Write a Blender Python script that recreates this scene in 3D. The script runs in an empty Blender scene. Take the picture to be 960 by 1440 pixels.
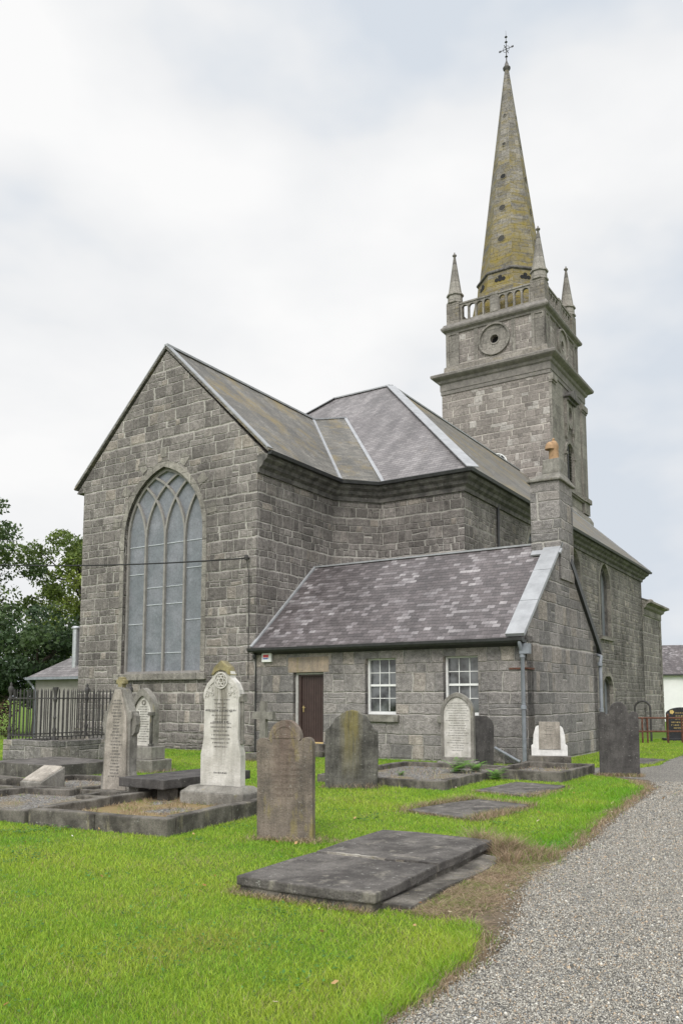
import bpy, bmesh, math, random
import numpy as np
from mathutils import Vector, Matrix
from mathutils.geometry import tessellate_polygon
R = math.radians
random.seed(7); RNG = np.random.default_rng(11)
S = bpy.context.scene
COL = S.collection

# ------------------------------------------------------------------ camera
EYE = 1.65
cam = bpy.data.cameras.new('camera'); co = bpy.data.objects.new('camera', cam); COL.objects.link(co)
co.location = (0, 0, EYE); co.rotation_euler = (R(90 + 5.93), 0, 0)
cam.sensor_fit = 'VERTICAL'; cam.sensor_height = 36; cam.lens = 28.49; cam.shift_y = 0.0986
cam.clip_start = 0.1; cam.clip_end = 2000
S.camera = co

# ------------------------------------------------------------------ sky
SUN_EL, SUN_AZ = 42, 194          # azimuth clockwise from +Y: behind the camera, to its left
W = bpy.data.worlds.new('World'); S.world = W; W.use_nodes = True
wn = W.node_tree; wn.nodes.clear()
def wnode(t, **k):
    n = wn.nodes.new(t)
    for a, b in k.items(): setattr(n, a, b)
    return n
wo = wnode('ShaderNodeOutputWorld')
sky = wnode('ShaderNodeTexSky', sky_type='NISHITA', sun_disc=False, sun_elevation=R(SUN_EL), sun_rotation=R(SUN_AZ))
bg1 = wnode('ShaderNodeBackground'); bg1.inputs[1].default_value = 0.12
wn.links.new(sky.outputs[0], bg1.inputs[0])
tc = wnode('ShaderNodeTexCoord')
mp = wnode('ShaderNodeMapping'); mp.inputs['Scale'].default_value = (1, 1, 1.9); mp.inputs['Location'].default_value = (0.35, 0.1, 0.2)
wn.links.new(tc.outputs['Generated'], mp.inputs[0])
nz = wnode('ShaderNodeTexNoise'); nz.inputs['Scale'].default_value = 2.1; nz.inputs['Detail'].default_value = 5; nz.inputs['Roughness'].default_value = 0.48
wn.links.new(mp.outputs[0], nz.inputs['Vector'])
nz2 = wnode('ShaderNodeTexNoise'); nz2.inputs['Scale'].default_value = 1.3; nz2.inputs['Detail'].default_value = 4
mp2 = wnode('ShaderNodeMapping'); mp2.inputs['Location'].default_value = (3.1, 1.7, 0.4); mp2.inputs['Scale'].default_value = (1, 1, 1.5)
wn.links.new(tc.outputs['Generated'], mp2.inputs[0]); wn.links.new(mp2.outputs[0], nz2.inputs['Vector'])
cr = wnode('ShaderNodeValToRGB')
cr.color_ramp.elements[0].position = 0.36; cr.color_ramp.elements[0].color = (0.68, 0.735, 0.805, 1)
cr.color_ramp.elements[1].position = 0.60; cr.color_ramp.elements[1].color = (0.965, 0.965, 0.965, 1)
e = cr.color_ramp.elements.new(0.47); e.color = (0.86, 0.872, 0.888, 1)
wn.links.new(nz.outputs['Fac'], cr.inputs[0])
# overcast cloud deck boosted towards the zenith, out of view, to light the ground
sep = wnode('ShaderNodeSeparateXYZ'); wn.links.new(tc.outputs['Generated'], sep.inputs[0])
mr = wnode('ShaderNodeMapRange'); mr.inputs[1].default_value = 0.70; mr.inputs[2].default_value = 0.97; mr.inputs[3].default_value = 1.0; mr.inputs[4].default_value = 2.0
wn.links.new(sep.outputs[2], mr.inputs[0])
bg2 = wnode('ShaderNodeBackground'); wn.links.new(cr.outputs[0], bg2.inputs[0]); # glow added round the sun, behind the camera, to light the walls
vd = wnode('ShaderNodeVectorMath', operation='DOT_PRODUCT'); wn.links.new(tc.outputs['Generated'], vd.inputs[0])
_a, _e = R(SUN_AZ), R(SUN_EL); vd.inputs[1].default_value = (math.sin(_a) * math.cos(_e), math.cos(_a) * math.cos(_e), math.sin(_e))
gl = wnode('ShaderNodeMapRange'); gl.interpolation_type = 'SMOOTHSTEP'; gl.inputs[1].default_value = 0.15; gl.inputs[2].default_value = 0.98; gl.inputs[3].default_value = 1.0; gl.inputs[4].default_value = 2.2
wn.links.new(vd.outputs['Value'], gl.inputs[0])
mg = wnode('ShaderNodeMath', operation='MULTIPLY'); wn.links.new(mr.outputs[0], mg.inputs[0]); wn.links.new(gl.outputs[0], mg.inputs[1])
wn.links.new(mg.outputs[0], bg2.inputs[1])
cov = wnode('ShaderNodeMapRange'); cov.inputs[1].default_value = 0.30; cov.inputs[2].default_value = 0.46; cov.inputs[3].default_value = 0.62; cov.inputs[4].default_value = 1.0
wn.links.new(nz2.outputs['Fac'], cov.inputs[0])
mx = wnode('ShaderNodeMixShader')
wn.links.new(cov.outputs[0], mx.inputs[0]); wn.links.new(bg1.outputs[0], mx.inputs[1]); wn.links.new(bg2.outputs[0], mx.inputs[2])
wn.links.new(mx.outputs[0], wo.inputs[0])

# ------------------------------------------------------------------ sun behind thin cloud
sl = bpy.data.lights.new('sun', 'SUN'); sl.energy = 1.5; sl.angle = R(14); sl.color = (1.0, 0.96, 0.91)
so = bpy.data.objects.new('sun', sl); COL.objects.link(so)
az, el = R(SUN_AZ), R(SUN_EL)
sd = Vector((math.sin(az) * math.cos(el), math.cos(az) * math.cos(el), math.sin(el)))
so.rotation_euler = sd.to_track_quat('Z', 'Y').to_euler()

V = S.view_settings; V.view_transform = 'Standard'; V.look = 'None'; V.exposure = 0.0; V.gamma = 1; V.use_curve_mapping = False
S.cycles.max_bounces = 6; S.cycles.diffuse_bounces = 3; S.cycles.transparent_max_bounces = 4

# ================================================================== materials
class NG:
    def __init__(s, name):
        s.m = bpy.data.materials.new(name); s.m.use_nodes = True; s.t = s.m.node_tree
        s.t.nodes.clear()
        s.out = s.t.nodes.new('ShaderNodeOutputMaterial'); s.p = s.t.nodes.new('ShaderNodeBsdfPrincipled')
        s.t.links.new(s.p.outputs[0], s.out.inputs[0])
    def put(s, sock, v):
        if v is None: return
        if isinstance(v, bpy.types.NodeSocket): s.t.links.new(v, sock)
        elif isinstance(v, (tuple, list)) and len(v) == 3 and sock.type == 'RGBA': sock.default_value = (*v, 1)
        else: sock.default_value = v
    def n(s, t, **k):
        n = s.t.nodes.new(t)
        for a, b in k.items(): setattr(n, a, b)
        return n
    def math(s, op, a, b=None, c=None, clamp=False):
        n = s.n('ShaderNodeMath', operation=op); n.use_clamp = clamp
        for i, v in enumerate((a, b, c)): s.put(n.inputs[i], v)
        return n.outputs[0]
    def mr(s, v, a, b, c=0.0, d=1.0, smooth=False):
        n = s.n('ShaderNodeMapRange'); n.interpolation_type = 'SMOOTHSTEP' if smooth else 'LINEAR'
        for i, x in enumerate((v, a, b, c, d)): s.put(n.inputs[i], x)
        return n.outputs[0]
    def mix(s, f, a, b, mode='MIX'):
        n = s.n('ShaderNodeMix', data_type='RGBA', blend_type=mode)
        s.put(n.inputs[0], f); s.put(n.inputs[6], a); s.put(n.inputs[7], b)
        return n.outputs[2]
    def noise(s, vec, scale, detail=3, rough=0.55, dim='3D'):
        n = s.n('ShaderNodeTexNoise'); n.inputs['Scale'].default_value = scale; n.inputs['Detail'].default_value = detail
        n.inputs['Roughness'].default_value = rough; s.put(n.inputs['Vector'], vec); return n.outputs['Fac']
    def mapping(s, vec, scale=(1, 1, 1), loc=(0, 0, 0)):
        n = s.n('ShaderNodeMapping'); n.inputs['Scale'].default_value = scale; n.inputs['Location'].default_value = loc
        s.put(n.inputs[0], vec); return n.outputs[0]
    def xyz(s, x, y, z=0.0):
        n = s.n('ShaderNodeCombineXYZ'); s.put(n.inputs[0], x); s.put(n.inputs[1], y); s.put(n.inputs[2], z); return n.outputs[0]
    def sep(s, v):
        n = s.n('ShaderNodeSeparateXYZ'); s.put(n.inputs[0], v); return n.outputs
    def coord(s, w='Object'): return s.n('ShaderNodeTexCoord').outputs[w]
    def white(s, vec):
        n = s.n('ShaderNodeTexWhiteNoise', noise_dimensions='3D'); s.put(n.inputs['Vector'], vec); return n.outputs['Value'], n.outputs['Color']
    def ramp(s, f, stops, const=False):
        n = s.n('ShaderNodeValToRGB'); cr = n.color_ramp
        if const: cr.interpolation = 'CONSTANT'
        cr.elements[0].position = stops[0][0]; cr.elements[0].color = (*stops[0][1], 1)
        cr.elements[1].position = stops[-1][0]; cr.elements[1].color = (*stops[-1][1], 1)
        for p, c in stops[1:-1]:
            e = cr.elements.new(p); e.color = (*c, 1)
        s.put(n.inputs[0], f); return n.outputs[0]
    def bump(s, h, strength=0.5, dist=0.02):
        n = s.n('ShaderNodeBump'); n.inputs['Strength'].default_value = strength; n.inputs['Distance'].default_value = dist
        s.put(n.inputs['Height'], h); s.put(s.p.inputs['Normal'], n.outputs[0])
    def fin(s, col, rough=0.85, spec=0.3, metal=0.0):
        s.put(s.p.inputs['Base Color'], col); s.put(s.p.inputs['Roughness'], rough)
        s.p.inputs['Specular IOR Level'].default_value = spec; s.p.inputs['Metallic'].default_value = metal
        return s.m

def masonry(name, h, w0, w1, stops, mortar, mw=0.022, seed=0.0, split=0.72, warp=0.03, rough_amt=0.5, stain=0.45, lichen=None, mortar_amt=1.0, pmin=0.35):
    g = NG(name); uv = g.coord('UV'); sx, sy, _ = g.sep(uv)
    n1 = g.noise(g.mapping(uv, loc=(seed, 0, 0)), 1.6, 2); n2 = g.noise(g.mapping(uv, loc=(9 + seed, 4, 0)), 1.9, 2)
    x = g.math('ADD', sx, g.math('MULTIPLY', g.math('SUBTRACT', n1, 0.5), warp * 4))
    y = g.math('ADD', sy, g.math('MULTIPLY', g.math('SUBTRACT', n2, 0.5), warp * 2.2))
    yn = g.math('DIVIDE', y, h)
    yy = g.math('ADD', yn, g.math('MULTIPLY', g.math('SINE', g.math('ADD', g.math('MULTIPLY', yn, 2.37), seed)), 0.22))
    row = g.math('FLOOR', yy); fy = g.math('SUBTRACT', yy, row)
    r, _ = g.white(g.xyz(row, seed + 3.3, 1.0))
    w = g.math('MULTIPLY', g.math('ADD', g.math('MULTIPLY', r, w1), w0), h)
    xx = g.math('ADD', g.math('DIVIDE', x, w), g.math('MULTIPLY', r, 37.7))
    xx = g.math('ADD', xx, g.math('MULTIPLY', g.math('SINE', g.math('ADD', g.math('MULTIPLY', xx, 2.1), g.math('MULTIPLY', r, 50))), 0.3))
    colm = g.math('FLOOR', xx); fx = g.math('SUBTRACT', xx, colm)
    c0, _ = g.white(g.xyz(colm, row, seed))
    sp = g.math('GREATER_THAN', c0, split)
    half = g.math('GREATER_THAN', fy, 0.58); fr2 = g.math('ADD', g.math('MULTIPLY', g.math('SUBTRACT', 1.0, half), g.math('DIVIDE', fy, 0.58)), g.math('MULTIPLY', half, g.math('DIVIDE', g.math('SUBTRACT', fy, 0.58), 0.42)))
    def edge(f, k): return g.math('MULTIPLY', g.math('MINIMUM', f, g.math('SUBTRACT', 1.0, f)), k)
    dy = g.math('ADD', g.math('MULTIPLY', edge(fy, h), g.math('SUBTRACT', 1.0, sp)), g.math('MULTIPLY', edge(fr2, h * 0.5), sp))
    dx = g.math('MULTIPLY', g.math('MINIMUM', fx, g.math('SUBTRACT', 1.0, fx)), w)
    cid, ccol = g.white(g.xyz(colm, row, g.math('ADD', g.math('MULTIPLY', half, sp), seed + 0.5)))
    d = g.math('MINIMUM', dx, dy)
    fine = g.noise(uv, 26, 4, 0.65)
    d = g.math('ADD', d, g.math('MULTIPLY', g.math('SUBTRACT', fine, 0.5), mw * 1.1))
    mort = g.math('SUBTRACT', 1.0, g.mr(d, mw * 0.35, mw * 0.75, smooth=True))
    patchy = g.mr(g.noise(uv, 2.6, 4, 0.7), 0.36, 0.62, pmin, 1.0)
    mort = g.math('MULTIPLY', g.math('MULTIPLY', mort, patchy), mortar_amt)
    c = g.ramp(cid, stops)
    mot = g.mr(g.noise(uv, 6.5, 6, 0.74), 0.3, 0.7, 0.55, 1.38)
    c = g.mix(1.0, c, g.xyz(mot, mot, mot), 'MULTIPLY')
    c = g.mix(g.mr(g.noise(g.mapping(uv, loc=(seed, 7, 0)), 3.1, 6, 0.75), 0.60, 0.68, 0, 0.55), c, (0.36, 0.335, 0.30))
    c = g.mix(g.mr(g.noise(g.mapping(uv, (1, 0.6, 1), (3, seed, 0)), 2.3, 7, 0.78), 0.60, 0.66, 0, 0.6), c, (0.06, 0.057, 0.054))
    speck = g.mr(g.noise(uv, 34, 4, 0.75), 0.32, 0.68, 0.55, 1.42)
    c = g.mix(1.0, c, g.xyz(speck, speck, speck), 'MULTIPLY')
    c = g.mix(mort, c, mortar)
    st = g.noise(g.mapping(uv, (0.55, 0.3, 1), (seed * 2, 1, 0)), 1.1, 6, 0.62)
    st = g.mr(st, 0.36, 0.66, 1.0 - stain, 1.12)
    c = g.mix(1.0, c, g.xyz(st, st, g.math('MULTIPLY', st, 0.985)), 'MULTIPLY')
    if lichen:
        lc, amt = lichen
        zone = g.mr(sy, 31.0, 46.0, 0.17, 0.02) if name.startswith('spire') else 0.0
        lm = g.mr(g.math('ADD', g.noise(g.mapping(uv, (0.55, 1.3, 1), (5, seed, 0)), 1.4, 8, 0.78), zone), 0.64 - amt, 0.80 - amt * 0.6, 0, 0.85)
        c = g.mix(lm, c, lc)
    hgt = g.math('ADD', g.mr(d, 0.0, mw * 1.6, 0, 1, True), g.math('MULTIPLY', g.noise(uv, 11, 6, 0.7), rough_amt * 2.2))
    hgt = g.math('ADD', hgt, g.math('MULTIPLY', cid, 0.5))
    g.bump(hgt, 1.0, 0.03)
    return g.fin(c, 0.9, 0.2)

def slate(name, h, w, stops, seed=0.0, moss=None, streak=0.3):
    g = NG(name); uv = g.coord('UV'); sx, sy, _ = g.sep(uv)
    wob = g.noise(uv, 0.8, 2)
    yn = g.math('ADD', g.math('DIVIDE', sy, h), g.math('MULTIPLY', wob, 0.5)); row = g.math('FLOOR', yn); fy = g.math('SUBTRACT', yn, row)
    r, _ = g.white(g.xyz(row, seed, 2.0))
    xx = g.math('ADD', g.math('DIVIDE', sx, w), g.math('ADD', g.math('MULTIPLY', row, 0.5), g.math('MULTIPLY', r, 0.22)))
    cm = g.math('FLOOR', xx); fx = g.math('SUBTRACT', xx, cm)
    cid, _ = g.white(g.xyz(cm, row, seed + 0.3))
    ln = g.noise(g.mapping(uv, (0.7, 0.35, 1)), 0.8, 4, 0.6)
    c = g.ramp(g.math('ADD', cid, g.math('MULTIPLY', g.math('SUBTRACT', ln, 0.54), 1.3), clamp=True), stops)
    lowedge = g.mr(g.math('ADD', fy, g.math('MULTIPLY', g.math('SUBTRACT', g.noise(uv, 22, 2), 0.5), 0.16)), 0.05, 0.16, 0.35, 1.0)
    side = g.mr(g.math('MINIMUM', fx, g.math('SUBTRACT', 1.0, fx)), 0.0, 0.045, 0.5, 1.0)
    k = g.math('MULTIPLY', lowedge, side)
    mot = g.mr(g.noise(uv, 16, 5, 0.7), 0.3, 0.7, 0.72, 1.25); k = g.math('MULTIPLY', k, mot)
    big = g.mr(g.noise(g.mapping(uv, (1, 0.25, 1), (seed, 0, 0)), 1.2, 5, 0.6), 0.32, 0.68, 1 - streak, 1 + streak * 0.5); k = g.math('MULTIPLY', k, big)
    c = g.mix(1.0, c, g.xyz(k, k, k), 'MULTIPLY')
    if moss:
        mc, a = moss
        mm = g.mr(g.noise(g.mapping(uv, loc=(3 + seed, 0, 0)), 0.55, 6, 0.72), 0.66 - a, 0.82 - a, 0, 0.75)
        c = g.mix(mm, c, mc)
    hg = g.math('ADD', g.math('MULTIPLY', g.math('SUBTRACT', 1.0, fy), 1.0), g.math('MULTIPLY', cid, 0.35))
    hg = g.math('ADD', hg, g.math('MULTIPLY', g.noise(uv, 20, 4), 0.35))
    g.bump(hg, 0.7, 0.014)
    return g.fin(c, g.mr(cid, 0, 1, 0.5, 0.75), 0.35)

def gravestone(name, base, dark, lichen=(0.22, 0.19, 0.06), amt=0.1, streak=0.5, speck=0.25, rough=0.85, sk=(6, 6, 0.6), band=None):
    g = NG(name); o = g.coord('Object')
    c = g.mix(g.mr(g.noise(o, 3.2, 6, 0.68), 0.40, 0.60), base, dark)
    s = g.mr(g.noise(g.mapping(o, sk), 1.2, 7, 0.72), 0.43, 0.66, 0, streak)
    c = g.mix(s, c, tuple(k * 0.33 for k in dark))
    sp = g.mr(g.noise(o, 60, 4, 0.75), 0.3, 0.7, 1 - speck, 1 + speck)
    c = g.mix(1.0, c, g.xyz(sp, sp, sp), 'MULTIPLY')
    l = g.mr(g.noise(g.mapping(o, (3.2, 3.2, 0.9), (4, 2, 1)), 1.6, 6, 0.7), 0.66 - amt, 0.80 - amt, 0, 0.8)
    c = g.mix(l, c, lichen)
    if band:       # a run-off stain down the middle of the stone
        bc, hw, zlo, zhi, ba, sc = band; bx, by, bz = g.sep(o)
        st = g.noise(g.mapping(o, (sc, 1, 0.5), (2, 0, 0)), 1.6, 6, 0.72)
        bm = g.math('MULTIPLY', g.mr(g.math('ABSOLUTE', bx), hw * 0.35, hw, 1, 0, True), g.mr(st, 0.36, 0.54))
        bm = g.math('MULTIPLY', g.math('MULTIPLY', bm, g.mr(bz, zlo, zhi, 0.0, 1.0)), ba); c = g.mix(bm, c, bc)
    w = g.mr(g.noise(g.mapping(o, loc=(8, 3, 2)), 17, 5, 0.75), 0.61, 0.68, 0, 0.55)
    c = g.mix(w, c, (0.42, 0.42, 0.38))
    g.bump(g.math('ADD', g.noise(o, 45, 5, 0.7), g.math('MULTIPLY', g.noise(o, 9, 5, 0.7), 1.6)), 0.75, 0.016)
    return g.fin(c, rough, 0.25)

def plain(name, col, rough=0.6, metal=0.0, var=0.18, scale=9.0, spec=0.4, bump=0.0):
    g = NG(name); o = g.coord('Object')
    k = g.mr(g.noise(o, scale, 5, 0.65), 0.3, 0.7, 1 - var, 1 + var)
    if bump: g.bump(g.noise(o, scale * 4, 4), bump, 0.01)
    return g.fin(g.mix(1.0, col, g.xyz(k, k, k), 'MULTIPLY'), rough, spec, metal)

def leafmat(name, trans=0.35, rough=0.5, spec=0.25):
    g = NG(name)
    a = g.n('ShaderNodeAttribute', attribute_name='Col')
    g.fin(a.outputs['Color'], rough, spec)
    tr = g.n('ShaderNodeBsdfTranslucent'); g.t.links.new(a.outputs['Color'], tr.inputs[0])
    mxs = g.n('ShaderNodeMixShader'); mxs.inputs[0].default_value = trans
    g.t.links.new(g.p.outputs[0], mxs.inputs[1]); g.t.links.new(tr.outputs[0], mxs.inputs[2]); g.t.links.new(mxs.outputs[0], g.out.inputs[0])
    return g.m

GREY = [(0.0, (0.157, 0.142, 0.134)), (0.25, (0.198, 0.179, 0.168)), (0.55, (0.228, 0.207, 0.194)), (0.85, (0.265, 0.240, 0.226)), (0.96, (0.304, 0.267, 0.235)), (1.0, (0.375, 0.331, 0.295))]
TOWR = [(0.0, (0.186, 0.167, 0.154)), (0.4, (0.236, 0.211, 0.195)), (0.85, (0.282, 0.251, 0.232)), (0.95, (0.361, 0.336, 0.315)), (1.0, (0.422, 0.396, 0.37))]
VEST = [(0.0, (0.181, 0.172, 0.167)), (0.35, (0.236, 0.220, 0.212)), (0.78, (0.282, 0.260, 0.248)), (0.95, (0.316, 0.280, 0.25)), (1.0, (0.382, 0.341, 0.30))]
MORT = (0.46, 0.435, 0.40)
M = {
 'wall': masonry('coursed_limestone', 0.295, 0.85, 0.85, GREY, MORT, 0.025, 1.7, split=0.955, warp=0.042, rough_amt=0.85, stain=0.38, pmin=0.62),
 'rubble': masonry('rubble_limestone', 0.24, 0.9, 0.9, GREY, (0.30, 0.285, 0.26), 0.03, 5.1, split=0.8, warp=0.075, rough_amt=0.9, stain=0.5),
 'vestry': masonry('vestry_limestone', 0.37, 1.05, 1.2, VEST, MORT, 0.019, 3.2, split=0.93, warp=0.036, rough_amt=0.8, stain=0.34, pmin=0.55),
 'tower': masonry('tower_ashlar', 0.335, 1.1, 1.2, TOWR, (0.44, 0.405, 0.365), 0.027, 8.8, split=2, warp=0.006, rough_amt=0.3, stain=0.2, pmin=0.75),
 'ashlar': masonry('dressed_stone', 0.6, 1.6, 1.0, [(0, (0.215, 0.20, 0.18)), (0.5, (0.26, 0.24, 0.215)), (1, (0.30, 0.28, 0.25))], (0.3, 0.28, 0.25), 0.01, 2.4, split=2, warp=0.004, rough_amt=0.3, stain=0.42),
 'lich_ashlar': masonry('lichened_ashlar', 0.36, 1.4, 1.0, [(0, (0.20, 0.182, 0.16)), (1, (0.29, 0.265, 0.235))], (0.34, 0.31, 0.27), 0.02, 3.9, split=2, warp=0.005, rough_amt=0.3, stain=0.35, lichen=((0.22, 0.165, 0.03), 0.08)),
 'spire': masonry('spire_ashlar', 0.36, 1.4, 1.0, [(0, (0.165, 0.155, 0.138)), (0.6, (0.205, 0.19, 0.17)), (1, (0.25, 0.232, 0.205))], (0.30, 0.275, 0.23), 0.014, 6.2, split=2, warp=0.005, rough_amt=0.3, stain=0.35, lichen=((0.225, 0.17, 0.028), 0.105)),
 'tracery': plain('pale_tracery_stone', (0.235, 0.222, 0.205), 0.9, 0.0, 0.2, 6.0, 0.2, 0.3),
 'mould': gravestone('dark_moulding', (0.225, 0.208, 0.188), (0.16, 0.148, 0.135), (0.2, 0.17, 0.06), 0.0, 0.3, sk=(0.8, 0.8, 0.5)),
 'cornice': gravestone('cornice_stone', (0.165, 0.155, 0.142), (0.075, 0.07, 0.066), (0.2, 0.19, 0.15), 0.0, 0.4, sk=(0.9, 0.9, 0.5)),
 'slate_vestry': slate('purple_slate', 0.145, 0.215, [(0, (0.073, 0.063, 0.063)), (0.45, (0.106, 0.091, 0.091)), (0.68, (0.135, 0.118, 0.119)), (0.85, (0.175, 0.158, 0.16)), (1, (0.265, 0.245, 0.245))], 1.3, ((0.30, 0.17, 0.05), -0.06)),
 'slate_chancel': slate('brown_mossy_slate', 0.17, 0.28, [(0, (0.10, 0.094, 0.08)), (0.5, (0.135, 0.125, 0.108)), (1, (0.19, 0.178, 0.155))], 4.1, ((0.19, 0.14, 0.05), 0.16), 0.32),
 'slate_nave': slate('grey_violet_slate', 0.17, 0.28, [(0, (0.135, 0.123, 0.123)), (0.5, (0.175, 0.161, 0.160)), (1, (0.225, 0.21, 0.208))], 7.7, ((0.17, 0.14, 0.10), 0.02), 0.35),
 'lead': plain('lead_sheet', (0.275, 0.28, 0.288), 0.55, 0.0, 0.18, 3.0, 0.5, 0.15),
 'gutter': plain('black_cast_iron', (0.028, 0.028, 0.029), 0.5, 0.0, 0.4, 6.0, 0.5),
 'pipe_grey': plain('grey_painted_iron', (0.20, 0.215, 0.235), 0.5, 0.0, 0.22, 6.0, 0.4),
 'white_paint': plain('white_paint', (0.74, 0.74, 0.72), 0.45, 0.0, 0.06, 8.0, 0.4),
 'brown_paint': plain('brown_painted_boards', (0.052, 0.033, 0.029), 0.5, 0.0, 0.2, 5.0, 0.35),
 'brass': plain('worn_brass', (0.55, 0.42, 0.2), 0.35, 0.8),
 'yellow_sill': plain('pale_threshold', (0.62, 0.46, 0.20), 0.6),
 'terracotta': plain('terracotta', (0.30, 0.19, 0.105), 0.75, 0.0, 0.3, 8.0, 0.25, 0.2),
 'iron': plain('weathered_iron', (0.045, 0.042, 0.04), 0.7, 0.0, 0.5, 14.0, 0.4, 0.2),
 'rust': plain('rusty_iron', (0.11, 0.048, 0.032), 0.8, 0.0, 0.55, 12.0, 0.25, 0.3),
 'black_shade': plain('painted_interior_shade', (0.012, 0.012, 0.012), 0.9),  # near-black colour painted in for the shade inside openings
 'louvre': plain('slate_louvres', (0.06, 0.06, 0.062), 0.7, 0.0, 0.3),
 'render': plain('pale_render', (0.27, 0.255, 0.23), 0.9, 0.0, 0.22, 1.2),
 'house_white': plain('whitewash', (0.72, 0.715, 0.71), 0.85, 0.0, 0.07, 0.8),
 'metal_flue': plain('galvanised_flue', (0.42, 0.43, 0.44), 0.4, 0.6, 0.15),
 'cable': plain('black_rubber_cable', (0.012, 0.012, 0.012), 0.6),
 'car': plain('silver_car_paint', (0.5, 0.52, 0.54), 0.3, 0.3, 0.03),
 'tyre': plain('black_tyre', (0.015, 0.015, 0.015), 0.8),
 'gold': plain('gilt_lettering', (0.5, 0.36, 0.13), 0.5, 0.2, 0.25),
 'engrave': plain('dark_letter_marks', (0.12, 0.115, 0.105), 0.9),  # one dark tone for the letter strokes
 'engrave_dark': plain('lead_letters', (0.05, 0.05, 0.05), 0.8),
 'g_brown': gravestone('lichened_brown_sandstone', (0.225, 0.185, 0.15), (0.125, 0.105, 0.088), (0.26, 0.215, 0.075), 0.13, 0.5, band=((0.15, 0.095, 0.075), 0.20, 0.2, 1.0, 0.4, 5)),
 'g_dark': gravestone('dark_weathered_limestone', (0.155, 0.147, 0.13), (0.062, 0.058, 0.052), (0.25, 0.20, 0.05), 0.02, 0.55, band=((0.23, 0.19, 0.055), 0.24, 0.1, 1.2, 0.62, 9)),
 'g_slate': gravestone('dark_slate_stone', (0.095, 0.088, 0.083), (0.052, 0.048, 0.046), (0.13, 0.12, 0.07), 0.02, 0.4),
 'g_white': gravestone('weathered_white_marble', (0.60, 0.575, 0.53), (0.42, 0.40, 0.355), (0.25, 0.20, 0.09), -0.03, 0.30, 0.10),
 'g_white_c': gravestone('run_stained_white_marble', (0.60, 0.575, 0.53), (0.45, 0.43, 0.385), (0.25, 0.20, 0.09), -0.03, 0.28, 0.10, band=((0.15, 0.135, 0.105), 0.17, 0.55, 1.35, 0.95, 8)),
 'g_grey': gravestone('grey_limestone', (0.27, 0.255, 0.225), (0.155, 0.145, 0.125), (0.25, 0.215, 0.07), 0.05, 0.4),
 'g_pale': gravestone('pale_stained_limestone', (0.40, 0.36, 0.31), (0.25, 0.225, 0.19), (0.24, 0.20, 0.08), 0.03, 0.45),
 'g_lich': gravestone('yellow_lichened_stone', (0.29, 0.25, 0.13), (0.16, 0.14, 0.085), (0.25, 0.20, 0.06), 0.1, 0.4),
 'g_black': gravestone('black_granite', (0.03, 0.03, 0.034), (0.018, 0.018, 0.02), (0.05, 0.05, 0.05), -0.1, 0.1, 0.15, 0.3),
 'kerb': gravestone('weathered_kerb_stone', (0.165, 0.15, 0.128), (0.07, 0.063, 0.054), (0.29, 0.26, 0.17), 0.07, 0.45, sk=(2.6, 2.6, 1.1)),
 'ledger': gravestone('grey_ledger_stone', (0.132, 0.121, 0.11), (0.066, 0.06, 0.055), (0.25, 0.23, 0.19), 0.09, 0.25, 0.3, sk=(1.3, 1.3, 1.3)),
 'leaf': leafmat('tree_leaves', 0.3),
 'grass': leafmat('grass_blades', 0.35, 0.45, 0.3),
 'dry': leafmat('dry_grass_blades', 0.2, 0.8, 0.1),
 'chip': leafmat('gravel_chips', 0.0, 0.85, 0.2),
 'bark': plain('bark', (0.06, 0.05, 0.04), 0.9, 0.0, 0.4, 5.0, 0.2, 0.5),
}
def mat_glass():
    g = NG('window_glass'); o = g.coord('Object')
    k = g.mr(g.noise(o, 2.4, 3), 0.38, 0.62, 0.3, 2.6)  # uneven reflections painted into the pane colour by noise
    return g.fin(g.mix(1.0, (0.05, 0.052, 0.054), g.xyz(k, k, k), 'MULTIPLY'), 0.06, 0.7)
M['glass'] = mat_glass(); M['pale_frame'] = plain('pale_grey_frame', (0.42, 0.41, 0.39), 0.6); M['vent_shade'] = plain('painted_vent_shade', (0.045, 0.042, 0.036), 0.9)  # the last one is a dark tone painting the shade in the spire vents
def mat_leaded():
    g = NG('storm_glazed_stained_glass'); uv = g.coord('UV')
    v = g.n('ShaderNodeTexVoronoi', feature='DISTANCE_TO_EDGE'); v.inputs['Scale'].default_value = 10; g.put(v.inputs['Vector'], g.mapping(uv, (1, 0.8, 1)))
    lead = g.mr(v.outputs['Distance'], 0.02, 0.09, 0.80, 1.0)
    k = g.math('MULTIPLY', lead, g.mr(g.noise(uv, 3.0, 5, 0.7), 0.3, 0.7, 0.82, 1.18))
    c = g.mix(g.mr(g.noise(g.mapping(uv, loc=(4, 1, 0)), 1.1, 4), 0.4, 0.66), (0.155, 0.168, 0.182), (0.205, 0.212, 0.232))
    c = g.mix(g.mr(g.noise(uv, 5, 5, 0.75), 0.58, 0.70, 0, 0.5), c, (0.28, 0.29, 0.30))
    g.bump(g.noise(uv, 9, 3), 0.12, 0.02)
    return g.fin(g.mix(1.0, c, g.xyz(k, k, k), 'MULTIPLY'), 0.4, 0.4)
M['leaded'] = mat_leaded(); M['bars'] = plain('pale_bars', (0.42, 0.44, 0.46), 0.5)

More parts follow.
